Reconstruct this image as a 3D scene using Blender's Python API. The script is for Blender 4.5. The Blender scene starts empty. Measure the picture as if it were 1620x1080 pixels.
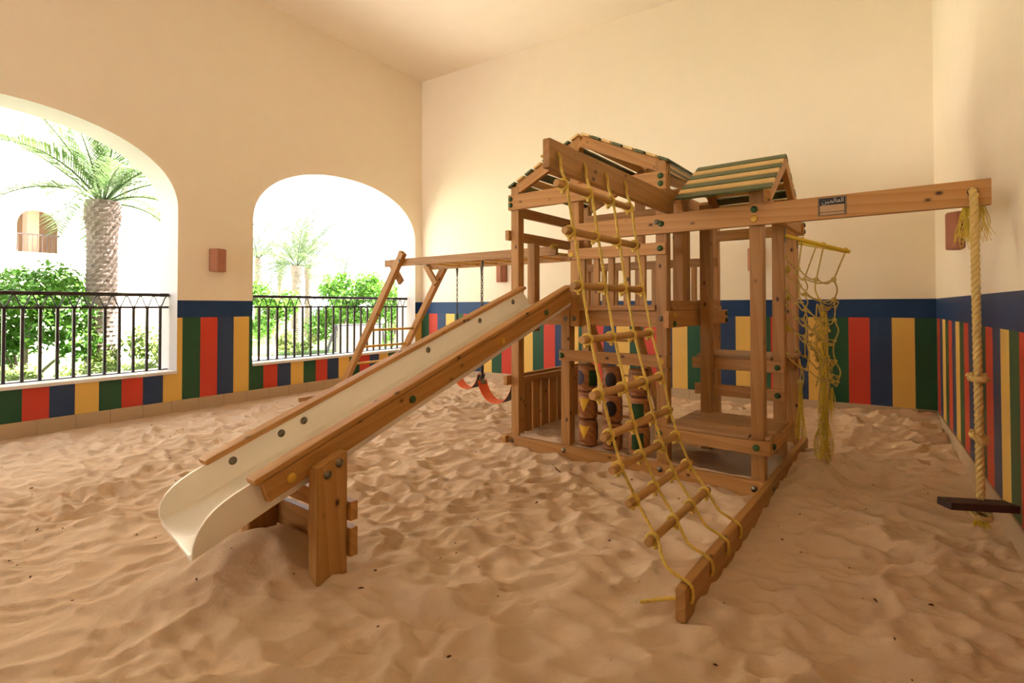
import bpy, bmesh, math, random
import numpy as np
from math import sin, cos, pi, radians, sqrt, atan2, floor
from mathutils import Vector, Matrix, Quaternion

random.seed(7)
RNG = np.random.default_rng(11)
scene = bpy.context.scene
COL = scene.collection

# ------------------------------------------------------------------ camera
F_PX, W_PX = 830.0, 1620.0
YAW, PITCH, ROLL = radians(37.4), radians(0.917), radians(-0.067)
EYE = Vector((0, 0, 1.2))
_f = Vector((-sin(YAW) * cos(PITCH), cos(YAW) * cos(PITCH), sin(PITCH)))
_r0 = Vector((cos(YAW), sin(YAW), 0)); _u0 = _r0.cross(_f)
_r = _r0 * cos(ROLL) + _u0 * sin(ROLL); _u = -_r0 * sin(ROLL) + _u0 * cos(ROLL)
cam = bpy.data.cameras.new('camera')
cam.sensor_width = 36.0; cam.sensor_fit = 'HORIZONTAL'
cam.lens = 36.0 * F_PX / W_PX
cam.shift_y = -(540 - 471) / W_PX
cam.clip_start = 0.05; cam.clip_end = 400
cam_ob = bpy.data.objects.new('camera', cam); COL.objects.link(cam_ob)
cam_ob.matrix_world = Matrix(((_r.x, _u.x, -_f.x, EYE.x), (_r.y, _u.y, -_f.y, EYE.y), (_r.z, _u.z, -_f.z, EYE.z), (0, 0, 0, 1)))
scene.camera = cam_ob

# ------------------------------------------------------------------ world, sun, exposure
EXPOSURE = 3.24
SUN_DIR = Vector((0.24, 0.50, 0.83)).normalized()
SUN_STRENGTH = 12.0
SKY_STRENGTH = 0.6
scene.view_settings.view_transform = 'Standard'
scene.view_settings.look = 'None'
scene.view_settings.exposure = EXPOSURE
scene.view_settings.gamma = 1.0
scene.view_settings.use_curve_mapping = False
world = bpy.data.worlds.new('sky'); scene.world = world
world.use_nodes = True
wn = world.node_tree; wn.nodes.clear()
bg = wn.nodes.new('ShaderNodeBackground'); wo = wn.nodes.new('ShaderNodeOutputWorld')
bg.inputs['Color'].default_value = (0.88, 0.94, 1.0, 1); bg.inputs['Strength'].default_value = SKY_STRENGTH
wn.links.new(bg.outputs[0], wo.inputs[0])
sun = bpy.data.lights.new('sun', 'SUN'); sun.energy = SUN_STRENGTH; sun.angle = radians(0.6); sun.color = (1.0, 0.96, 0.90)
sun_ob = bpy.data.objects.new('sun', sun); COL.objects.link(sun_ob)
sun_ob.rotation_mode = 'QUATERNION'; sun_ob.rotation_quaternion = SUN_DIR.to_track_quat('Z', 'Y')
sun_ob.location = (0, 0, 12)
cy = scene.cycles
cy.max_bounces = 8; cy.diffuse_bounces = 6; cy.glossy_bounces = 3; cy.transmission_bounces = 3
cy.sample_clamp_indirect = 12.0
cy.use_denoising = True
cy.caustics_reflective = False; cy.caustics_refractive = False

# ------------------------------------------------------------------ room frame (room is turned a little against the climbing frame)
RY = radians(3.73)
ROOM = Matrix.Rotation(RY, 4, 'Z')
NXL, NYB, NXR = -7.4, 7.82, 0.722       # left wall, back wall, right wall
NYR = -6.0                              # wall behind the camera
ZCEIL = 5.76
Z0 = -0.6
WALLT = 0.5
def room_pt(nx, ny, z): return ROOM @ Vector((nx, ny, z))

# ------------------------------------------------------------------ object helpers
WM = {}
def put(name, mesh, M=None, parent=None, label=None, cat=None, group=None, kind=None, mat=None):
    o = bpy.data.objects.new(name, mesh)
    COL.objects.link(o)
    M = M if M is not None else Matrix.Identity(4)
    o.matrix_basis = M
    if parent is not None:
        o.parent = parent; o.matrix_parent_inverse = WM[parent.name].inverted()
    WM[o.name] = M.copy()
    if mesh is not None and mat is not None and len(mesh.materials) == 0:
        mesh.materials.append(mat)
    if label: o['label'] = label
    if cat: o['category'] = cat
    if group: o['group'] = group
    if kind: o['kind'] = kind
    return o
def T(x, y=None, z=None):
    if y is None: return Matrix.Translation(Vector(x))
    return Matrix.Translation(Vector((x, y, z)))
def mesh_from(name, verts, faces, smooth=False):
    me = bpy.data.meshes.new(name)
    me.from_pydata([tuple(v) for v in verts], [], faces); me.update()
    if smooth:
        me.polygons.foreach_set('use_smooth', [True] * len(me.polygons))
    return me
def bm_mesh(name, bm, smooth=False):
    bmesh.ops.recalc_face_normals(bm, faces=bm.faces)
    me = bpy.data.meshes.new(name); bm.to_mesh(me); bm.free()
    if smooth: me.polygons.foreach_set('use_smooth', [True] * len(me.polygons))
    return me
_cache = {}
def box_mesh(L, w, h, bev=0.006, seg=2, mat=None, key=None):
    k = (round(L, 3), round(w, 3), round(h, 3), bev, seg, mat.name if mat else '', key)
    if k in _cache: return _cache[k]
    bm = bmesh.new(); bmesh.ops.create_cube(bm, size=1)
    bmesh.ops.scale(bm, vec=(L, w, h), verts=bm.verts)
    if bev > 0: bmesh.ops.bevel(bm, geom=bm.edges[:], offset=min(bev, 0.3 * min(L, w, h)), segments=seg, affect='EDGES', profile=0.6)
    me = bm_mesh('box', bm)
    if mat: me.materials.append(mat)
    _cache[k] = me
    return me
def frame_m(c, xdir, up=Vector((0, 0, 1))):
    x = Vector(xdir).normalized(); up = Vector(up)
    if abs(x.dot(up.normalized())) > 0.99: up = Vector((0, 1, 0))
    y = up.cross(x).normalized(); z = x.cross(y)
    return Matrix(((x.x, y.x, z.x, c[0]), (x.y, y.y, z.y, c[1]), (x.z, y.z, z.z, c[2]), (0, 0, 0, 1)))
def timber(name, p0, p1, w, h, parent, mat=None, up=(0, 0, 1), bev=0.006, **k):
    p0, p1 = Vector(p0), Vector(p1)
    return put(name, box_mesh((p1 - p0).length, w, h, bev, 2, mat or M_WOOD), frame_m((p0 + p1) / 2, p1 - p0, Vector(up)), parent, **k)
def board(name, x0, x1, y0, y1, z0, z1, parent, mat=None, **k):
    """axis-aligned timber, grain along its longest side"""
    d = (x1 - x0, y1 - y0, z1 - z0); c = ((x0 + x1) / 2, (y0 + y1) / 2, (z0 + z1) / 2)
    i = max(range(3), key=lambda q: d[q])
    if i == 0: return timber(name, (x0, c[1], c[2]), (x1, c[1], c[2]), d[1], d[2], parent, mat, **k)
    if i == 1: return timber(name, (c[0], y0, c[2]), (c[0], y1, c[2]), d[0], d[2], parent, mat, **k)
    return timber(name, (c[0], c[1], z0), (c[0], c[1], z1), d[0], d[1], parent, mat, up=(0, 1, 0), **k)
def prism(pts2, d0, d1, plane='xz', bev=0):
    """2D outline extruded from d0 to d1 along the remaining axis"""
    def v3(p, d):
        return {'xz': (p[0], d, p[1]), 'yz': (d, p[0], p[1]), 'xy': (p[0], p[1], d)}[plane]
    bm = bmesh.new()
    a = [bm.verts.new(v3(p, d0)) for p in pts2]; b = [bm.verts.new(v3(p, d1)) for p in pts2]
    n = len(pts2)
    bm.faces.new(a); bm.faces.new(b[::-1])
    for i in range(n): bm.faces.new((a[i], a[(i + 1) % n], b[(i + 1) % n], b[i]))
    bmesh.ops.recalc_face_normals(bm, faces=bm.faces)
    if bev: bmesh.ops.bevel(bm, geom=bm.edges[:], offset=bev, segments=2, affect='EDGES')
    return bm
def frames(pts):
    pts = [Vector(p) for p in pts]; n = len(pts)
    tang = [(pts[min(i + 1, n - 1)] - pts[max(i - 1, 0)]).normalized() for i in range(n)]
    a = Vector((0, 0, 1)) if abs(tang[0].z) < 0.9 else Vector((1, 0, 0))
    nrm = (a - tang[0] * a.dot(tang[0])).normalized(); out = []
    for i in range(n):
        nrm = (nrm - tang[i] * nrm.dot(tang[i]))
        nrm = nrm.normalized() if nrm.length > 1e-6 else tang[i].orthogonal().normalized()
        out.append((pts[i], tang[i], nrm, tang[i].cross(nrm)))
    return out
def tube_geo(pts, rad, sides=8, V=None, Fc=None, cap=True):
    V = [] if V is None else V; Fc = [] if Fc is None else Fc
    fr = frames(pts); b = len(V); n = len(fr)
    for i, (p, t, nn, bb) in enumerate(fr):
        r = rad[i] if hasattr(rad, '__len__') else rad
        for k in range(sides):
            a = 2 * pi * k / sides
            V.append(p + nn * (cos(a) * r) + bb * (sin(a) * r))
    for i in range(n - 1):
        for k in range(sides):
            k2 = (k + 1) % sides
            Fc.append((b + i * sides + k, b + i * sides + k2, b + (i + 1) * sides + k2, b + (i + 1) * sides + k))
    if cap:
        Fc.append(tuple(b + k for k in range(sides))[::-1]); Fc.append(tuple(b + (n - 1) * sides + k for k in range(sides)))
    return V, Fc
def resample(pts, ds):
    pts = [Vector(p) for p in pts]; L = [0]
    for a, b in zip(pts, pts[1:]): L.append(L[-1] + (b - a).length)
    n = max(2, int(L[-1] / ds) + 1); out = []; j = 0
    for i in range(n):
        s = L[-1] * i / (n - 1)
        while j < len(L) - 2 and L[j + 1] < s: j += 1
        t = (s - L[j]) / max(1e-9, L[j + 1] - L[j]); out.append(pts[j].lerp(pts[j + 1], t))
    return out
def spline(pts, n=8):
    """Catmull-Rom through pts"""
    P = [Vector(p) for p in pts]; P = [P[0] * 2 - P[1]] + P + [P[-1] * 2 - P[-2]]; out = []
    for i in range(1, len(P) - 2):
        for k in range(n):
            t = k / n; a, b, c, d = P[i - 1:i + 3]
            out.append(0.5 * ((2 * b) + (c - a) * t + (2 * a - 5 * b + 4 * c - d) * t * t + (3 * b - a - 3 * c + d) * t ** 3))
    out.append(P[-2]); return out
def twist_rope(pts, R, pitch, sides=6, strands=3, V=None, Fc=None):
    V = [] if V is None else V; Fc = [] if Fc is None else Fc
    pts = resample(pts, pitch / 7); fr = frames(pts); s = 0; prev = pts[0]; S = []
    for p, *_ in fr: s += (p - prev).length; prev = p; S.append(s)
    for q in range(strands):
        path = []
        for (p, t, nn, bb), s in zip(fr, S):
            a = 2 * pi * (s / pitch + q / strands); path.append(p + (nn * cos(a) + bb * sin(a)) * (R * 0.48))
        tube_geo(path, R * 0.56, sides, V, Fc)
    return V, Fc
def torus_geo(R, r, n=14, m=6, V=None, Fc=None, M=None):
    V = [] if V is None else V; Fc = [] if Fc is None else Fc; b = len(V); M = M or Matrix.Identity(4)
    for i in range(n):
        a = 2 * pi * i / n
        for j in range(m):
            c = 2 * pi * j / m
            V.append(M @ Vector(((R + r * cos(c)) * cos(a), (R + r * cos(c)) * sin(a), r * sin(c))))
    for i in range(n):
        for j in range(m):
            Fc.append((b + i * m + j, b + ((i + 1) % n) * m + j, b + ((i + 1) % n) * m + (j + 1) % m, b + i * m + (j + 1) % m))
    return V, Fc
def lathe(prof, n=24, smooth=True):
    V, Fc = [], []
    for r, z in prof:
        for k in range(n):
            a = 2 * pi * k / n; V.append((r * cos(a), r * sin(a), z))
    for i in range(len(prof) - 1):
        for k in range(n):
            k2 = (k + 1) % n; Fc.append((i * n + k, i * n + k2, (i + 1) * n + k2, (i + 1) * n + k))
    Fc.append(tuple(range(n))[::-1]); Fc.append(tuple((len(prof) - 1) * n + k for k in range(n)))
    me = mesh_from('lathe', V, Fc)
    if smooth:
        for p in me.polygons: p.use_smooth = len(p.vertices) == 4
    return me

# ------------------------------------------------------------------ materials
class N:
    def __init__(s, name):
        s.m = bpy.data.materials.new(name); s.m.use_nodes = True; s.t = s.m.node_tree; s.t.nodes.clear()
        s.out = s.n('ShaderNodeOutputMaterial'); s.b = s.n('ShaderNodeBsdfPrincipled'); s.l(s.b.outputs[0], s.out.inputs[0])
    def n(s, typ, **k):
        q = s.t.nodes.new(typ)
        for a, v in k.items(): setattr(q, a, v)
        return q
    def l(s, a, b): s.t.links.new(a, b)
    def math(s, op, a, b=None, c=None):
        q = s.n('ShaderNodeMath', operation=op)
        for i, v in enumerate((a, b, c)):
            if v is None: continue
            if isinstance(v, (int, float)): q.inputs[i].default_value = v
            else: s.l(v, q.inputs[i])
        return q.outputs[0]
    def mix(s, f, a, b, blend='MIX'):
        q = s.n('ShaderNodeMix', data_type='RGBA', blend_type=blend)
        for sock, v in ((q.inputs['Factor'], f), (q.inputs[6], a), (q.inputs[7], b)):
            if isinstance(v, tuple): sock.default_value = (*v, 1) if len(v) == 3 else v
            elif isinstance(v, (int, float)): sock.default_value = v
            else: s.l(v, sock)
        return q.outputs[2]
    def coords(s, scale=(1, 1, 1), loc=None, kind='Object'):
        tc = s.n('ShaderNodeTexCoord'); mp = s.n('ShaderNodeMapping'); mp.inputs['Scale'].default_value = scale
        s.l(tc.outputs[kind], mp.inputs[0])
        if loc is not None: s.l(loc, mp.inputs['Location'])
        return mp.outputs[0]
    def noise(s, vec, scale, detail=3, rough=0.5, dist=0):
        q = s.n('ShaderNodeTexNoise'); q.inputs['Scale'].default_value = scale; q.inputs['Detail'].default_value = detail
        q.inputs['Roughness'].default_value = rough; q.inputs['Distortion'].default_value = dist
        if vec is not None: s.l(vec, q.inputs['Vector'])
        return q
    def ramp(s, fac, stops):
        q = s.n('ShaderNodeValToRGB'); e = q.color_ramp.elements
        while len(e) < len(stops): e.new(0.5)
        for i, (p, c) in enumerate(stops): e[i].position = p; e[i].color = (*c, 1) if len(c) == 3 else c
        s.l(fac, q.inputs[0]); return q.outputs[0]
    def bump(s, h, strength, dist=0.01):
        q = s.n('ShaderNodeBump'); q.inputs['Strength'].default_value = strength; q.inputs['Distance'].default_value = dist
        s.l(h, q.inputs['Height']); s.l(q.outputs[0], s.b.inputs['Normal']); return q
    def set(s, color=None, rough=0.6, spec=0.3, **k):
        if color is not None:
            if isinstance(color, tuple): s.b.inputs['Base Color'].default_value = (*color, 1)
            else: s.l(color, s.b.inputs['Base Color'])
        s.b.inputs['Roughness'].default_value = rough; s.b.inputs['Specular IOR Level'].default_value = spec
        return s.m
def simple(name, c, rough=0.6, spec=0.3, var=0.12, scale=6, bump=0.0, bscale=60, metal=0):
    g = N(name); v = g.coords(); nz = g.noise(v, scale, 3)
    col = g.mix(nz.outputs[0], tuple(x * (1 - var) for x in c), tuple(min(1, x * (1 + var)) for x in c))
    if bump: g.bump(g.noise(v, bscale, 3).outputs[0], bump, 0.004)
    g.b.inputs['Metallic'].default_value = metal
    return g.set(col, rough, spec)

def wood_material(name, light, mid, dark, knots=True, rough=0.5, sat=1.0):
    g = N(name)
    oi = g.n('ShaderNodeObjectInfo')
    off = g.n('ShaderNodeCombineXYZ')
    for i, m in enumerate((7.3, 3.1, 5.7)): g.l(g.math('MULTIPLY', oi.outputs['Random'], m * 5), off.inputs[i])
    v = g.coords((0.7, 11, 11), off.outputs[0])
    warp = g.noise(v, 1.1, 2, 0.5)
    w = g.n('ShaderNodeTexWave', wave_type='BANDS', bands_direction='DIAGONAL', wave_profile='SAW')
    w.inputs['Scale'].default_value = 0.9; w.inputs['Distortion'].default_value = 3.6; w.inputs['Detail'].default_value = 2.0
    w.inputs['Detail Scale'].default_value = 0.7; w.inputs['Detail Roughness'].default_value = 0.55
    g.l(v, w.inputs['Vector'])
    fine = g.noise(g.coords((3, 150, 150), off.outputs[0]), 1.0, 3)
    big = g.noise(g.coords((1.0, 1.6, 1.6), off.outputs[0]), 1.4, 2)
    c1 = g.ramp(w.outputs[0], [(0.0, light), (0.6, mid), (0.92, tuple(0.45 * a + 0.55 * b for a, b in zip(mid, dark))), (1.0, light)])
    c2 = g.mix(g.math('MULTIPLY', fine.outputs[0], 0.55), c1, dark)
    tone = g.math('ADD', 0.80, g.math('MULTIPLY', oi.outputs['Random'], 0.32))
    hsv = g.n('ShaderNodeHueSaturation'); hsv.inputs['Saturation'].default_value = sat
    g.l(tone, hsv.inputs['Value']); g.l(c2, hsv.inputs['Color'])
    c3 = g.mix(g.math('MULTIPLY', big.outputs[0], 0.35), hsv.outputs[0], mid)
    if knots:
        vo = g.n('ShaderNodeTexVoronoi'); vo.inputs['Scale'].default_value = 1.0
        g.l(g.coords((5.5, 8.5, 8.5), off.outputs[0]), vo.inputs['Vector'])
        k = g.ramp(vo.outputs['Distance'], [(0.0, (1, 1, 1)), (0.07, (0.95, 0.95, 0.95)), (0.10, (0.35, 0.35, 0.35)), (0.17, (0, 0, 0))])
        c3 = g.mix(k, c3, (dark[0] * 0.16, dark[1] * 0.12, dark[2] * 0.12))
    # sand dust and wear gathers in soft patches
    g.bump(g.math('ADD', w.outputs[0], fine.outputs[0]), 0.12, 0.003)
    return g.set(c3, rough, 0.35)

M_WOOD = wood_material('pine_timber', (0.53, 0.275, 0.090), (0.46, 0.222, 0.064), (0.345, 0.148, 0.038))
M_DOWEL = wood_material('dowel_wood', (0.53, 0.30, 0.105), (0.47, 0.245, 0.075), (0.36, 0.17, 0.045), knots=False)
M_PLANKW = wood_material('weathered_plank', (0.50, 0.29, 0.13), (0.43, 0.23, 0.095), (0.30, 0.145, 0.06))
M_LOG = wood_material('drum_wood', (0.46, 0.20, 0.075), (0.36, 0.14, 0.05), (0.2, 0.07, 0.03), knots=False)
M_SLIDE = simple('cream_laminate', (0.87, 0.80, 0.70), 0.28, 0.45, 0.04, 3)
M_ROPE = simple('yellow_nylon_rope', (0.68, 0.47, 0.10), 0.6, 0.2, 0.22, 60)
M_ROPE2 = simple('worn_yellow_rope', (0.58, 0.42, 0.12), 0.75, 0.15, 0.3, 40)
M_THICK = simple('thick_tan_rope', (0.62, 0.43, 0.15), 0.7, 0.2, 0.18, 40, 0.3, 200)
M_FRAY = simple('frayed_yellow_fibre', (0.72, 0.54, 0.07), 0.7, 0.2, 0.3, 50)
M_BARY = simple('yellow_painted_bar', (0.72, 0.50, 0.04), 0.4, 0.4, 0.1, 20)
M_RUNGY = simple('yellow_rung', (0.68, 0.40, 0.06), 0.4, 0.4, 0.1, 20)
M_GREENCAP = simple('green_plastic_cap', (0.035, 0.085, 0.018), 0.45, 0.4, 0.2, 20)
M_YELCAP = simple('yellow_plastic_cap', (0.62, 0.36, 0.05), 0.45, 0.4, 0.15, 20)
M_CHAIN = simple('rusty_dark_chain', (0.10, 0.075, 0.055), 0.6, 0.4, 0.3, 40, metal=0.3)
M_STEEL = simple('dull_steel_bolt', (0.22, 0.19, 0.15), 0.45, 0.5, 0.2, 30, metal=0.8)
M_SLATG = simple('green_stained_slat', (0.085, 0.105, 0.035), 0.42, 0.45, 0.35, 9)
M_SLATY = simple('yellow_stained_slat', (0.72, 0.48, 0.19), 0.5, 0.35, 0.15, 9)
M_IRON = simple('dark_brown_iron', (0.035, 0.022, 0.018), 0.4, 0.45, 0.15, 20)
M_MARBLE = simple('white_marble', (0.78, 0.74, 0.72), 0.3, 0.5, 0.05, 12)
M_TERRA = simple('terracotta', (0.40, 0.17, 0.10), 0.8, 0.2, 0.12, 14, 0.3, 90)
M_DARK = simple('hole_shade_black', (0.012, 0.009, 0.008), 0.9, 0.1, 0.1)  # near-black that stands for the shade inside small holes
M_ORANGE = simple('orange_rubber', (0.80, 0.12, 0.022), 0.45, 0.4, 0.08, 20)
M_BLACKR = simple('black_rubber', (0.02, 0.017, 0.016), 0.55, 0.4, 0.15, 20)
M_BLACKP = simple('black_paint', (0.015, 0.012, 0.014), 0.5, 0.3, 0.2, 20)
M_GREENP = simple('green_paint', (0.012, 0.055, 0.014), 0.5, 0.3, 0.25, 20)
M_YELP = simple('yellow_paint', (0.72, 0.42, 0.04), 0.5, 0.3, 0.12, 30)
M_BLUEP = simple('purple_paint', (0.035, 0.02, 0.05), 0.5, 0.3, 0.2, 20)
M_SEAT = simple('dark_seat_bar', (0.045, 0.024, 0.018), 0.6, 0.3, 0.3, 30)
M_PLATE = simple('sign_plate_tan', (0.45, 0.27, 0.13), 0.5, 0.4, 0.08, 30)
M_SIGNK = simple('sign_black', (0.012, 0.01, 0.009), 0.4, 0.4, 0.05)
M_SIGNW = simple('sign_lettering', (0.75, 0.68, 0.55), 0.5, 0.3, 0.03)
M_GREY = simple('grey_trim', (0.012, 0.011, 0.011), 0.6, 0.3, 0.12)
M_PINK = simple('pale_panel', (0.075, 0.055, 0.042), 0.7, 0.2, 0.05)
M_STUCCO = simple('outdoor_stucco', (0.70, 0.62, 0.50), 0.85, 0.2, 0.05, 2, 0.2, 30)
M_TRUNK = simple('palm_bark', (0.20, 0.15, 0.13), 0.95, 0.1, 0.4, 9, 0.6, 30)
def leaf_mat(name, a, b, scale=1.5, trans=0.25):
    g = N(name); v = g.coords(); nz = g.noise(v, scale, 4, 0.7)
    c = g.ramp(nz.outputs[0], [(0.3, a), (0.7, b)])
    g.set(c, 0.55, 0.3)
    tr = g.n('ShaderNodeBsdfTranslucent'); g.l(c, tr.inputs['Color'])
    mx = g.n('ShaderNodeMixShader'); mx.inputs[0].default_value = trans
    g.l(g.b.outputs[0], mx.inputs[1]); g.l(tr.outputs[0], mx.inputs[2]); g.l(mx.outputs[0], g.out.inputs[0])
    return g.m
M_LEAF = leaf_mat('shrub_leaf', (0.035, 0.11, 0.008), (0.11, 0.25, 0.02))
M_LEAFP = leaf_mat('groundcover_leaf', (0.09, 0.15, 0.025), (0.26, 0.31, 0.09))
M_FROND = leaf_mat('palm_leaf', (0.045, 0.085, 0.03), (0.12, 0.17, 0.06))
M_FRONDP = leaf_mat('washed_out_palm_leaf', (0.05, 0.075, 0.035), (0.10, 0.125, 0.06))  # greyer green, washed-out look of the far palms put in the colour
M_LAWN = simple('lawn', (0.07, 0.12, 0.03), 0.9, 0.1, 0.4, 3, 0.5, 60)
M_PAVE = simple('pale_paving', (0.66, 0.635, 0.61), 0.85, 0.2, 0.08, 1.5, 0.1, 20)

# painted wall: peach plaster above, blue band, stripes of green, red, blue and yellow below
PEACH = (0.865, 0.755, 0.60)
def wall_material(name, axis, s0, width, sign=1, zband=1.056, ztop=1.283):
    g = N(name)
    tc = g.n('ShaderNodeTexCoord'); sx = g.n('ShaderNodeSeparateXYZ'); g.l(tc.outputs['Object'], sx.inputs[0])
    s = g.math('MULTIPLY', sx.outputs['XYZ'.index(axis)], sign); z = sx.outputs[2]
    idx = g.math('FLOOR', g.math('MULTIPLY', g.math('FRACT', g.math('DIVIDE', g.math('SUBTRACT', s, s0 - 400 * width), 4 * width)), 4))
    nz = g.noise(tc.outputs['Object'], 3.0, 4, 0.6)
    blue = (0.010, 0.040, 0.125)
    r = g.n('ShaderNodeValToRGB'); r.color_ramp.interpolation = 'CONSTANT'
    e = r.color_ramp.elements; e.new(0.5); e.new(0.6)
    for i, (p, c) in enumerate([(0.0, (0.003, 0.075, 0.030)), (0.2, (0.60, 0.042, 0.020)), (0.45, blue), (0.7, (0.80, 0.50, 0.11))]):
        e[i].position = p; e[i].color = (*c, 1)
    g.l(g.math('DIVIDE', idx, 3.3), r.inputs[0])
    stripes = g.mix(g.math('MULTIPLY', nz.outputs[0], 0.12), r.outputs[0], (0.3, 0.25, 0.2))
    low = g.mix(g.math('GREATER_THAN', z, zband), stripes, blue)
    plaster = g.mix(nz.outputs[0], tuple(x * 0.965 for x in PEACH), tuple(min(1, x * 1.03) for x in PEACH))
    up = g.math('GREATER_THAN', z, ztop)
    col = g.mix(up, low, plaster)
    g.set(col, 0.6, 0.3)
    g.l(g.math('ADD', 0.42, g.math('MULTIPLY', up, 0.4)), g.b.inputs['Roughness'])
    g.bump(g.noise(tc.outputs['Object'], 70, 3).outputs[0], 0.06, 0.004)
    return g.m
M_WALLL = wall_material('painted_wall_left', 'Y', 3.328, 0.2243)
M_WALLB = wall_material('painted_wall_back', 'X', -0.361, 0.2207)
M_WALLR = wall_material('painted_wall_right', 'Y', -7.036, 0.236, -1)
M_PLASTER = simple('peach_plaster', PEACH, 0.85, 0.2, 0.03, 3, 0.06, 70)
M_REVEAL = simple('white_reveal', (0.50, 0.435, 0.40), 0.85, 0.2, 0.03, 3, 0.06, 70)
M_TILE = simple('skirting_tile', (0.52, 0.38, 0.24), 0.6, 0.3, 0.10, 5)
M_GROUT = simple('skirting_grout', (0.36, 0.26, 0.17), 0.9, 0.1, 0.1, 5)
def sand_material():
    g = N('fine_sand'); v = g.coords()
    a = g.noise(v, 1.3, 3); b = g.noise(v, 420, 2); c = g.noise(v, 38, 4, 0.65)
    col = g.mix(a.outputs[0], (0.635, 0.45, 0.295), (0.695, 0.51, 0.36))
    col = g.mix(g.math('MULTIPLY', b.outputs[0], 0.3), col, (0.40, 0.27, 0.155))
    sp = g.n('ShaderNodeTexVoronoi'); sp.inputs['Scale'].default_value = 16; g.l(v, sp.inputs['Vector'])
    k = g.ramp(sp.outputs['Distance'], [(0.0, (1, 1, 1)), (0.055, (0, 0, 0))])
    sel = g.math('GREATER_THAN', g.noise(v, 9, 2).outputs[0], 0.6)
    col = g.mix(g.math('MULTIPLY', g.math('MULTIPLY', k, sel), 0.7), col, (0.13, 0.07, 0.035))
    g.bump(g.math('ADD', g.math('MULTIPLY', c.outputs[0], 1.0), g.math('MULTIPLY', b.outputs[0], 0.3)), 0.6, 0.010)
    return g.set(col, 0.9, 0.15)
M_SAND = sand_material()

# ------------------------------------------------------------------ setting: sand floor
def vnoise(x, y, seed):
    r = np.random.default_rng(seed); tab = r.random((256, 256))
    xi = np.floor(x).astype(int); yi = np.floor(y).astype(int); fx = x - xi; fy = y - yi
    fx = fx * fx * (3 - 2 * fx); fy = fy * fy * (3 - 2 * fy)
    a = tab[xi % 256, yi % 256]; b = tab[(xi + 1) % 256, yi % 256]; c = tab[xi % 256, (yi + 1) % 256]; d = tab[(xi + 1) % 256, (yi + 1) % 256]
    return (a * (1 - fx) + b * fx) * (1 - fy) + (c * (1 - fx) + d * fx) * fy
def fbm(x, y, seed, o=3):
    s = 0; a = 0.5
    for i in range(o): s = s + a * vnoise(x * 2 ** i, y * 2 ** i, seed + i); a *= 0.5
    return s
def worley(x, y, seed):
    r = np.random.default_rng(seed); jx = r.random((256, 256)); jy = r.random((256, 256))
    xi = np.floor(x).astype(int); yi = np.floor(y).astype(int); best = np.full(x.shape, 9.0); second = np.full(x.shape, 9.0)
    for dx in (-1, 0, 1):
        for dy in (-1, 0, 1):
            cx, cyy = xi + dx, yi + dy
            d = np.hypot(cx + jx[cx % 256, cyy % 256] - x, cyy + jy[cx % 256, cyy % 256] - y)
            second = np.minimum(second, np.maximum(best, d)); best = np.minimum(best, d)
    return best, second
def smooth01(t): t = np.clip(t, 0, 1); return t * t * (3 - 2 * t)
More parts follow.
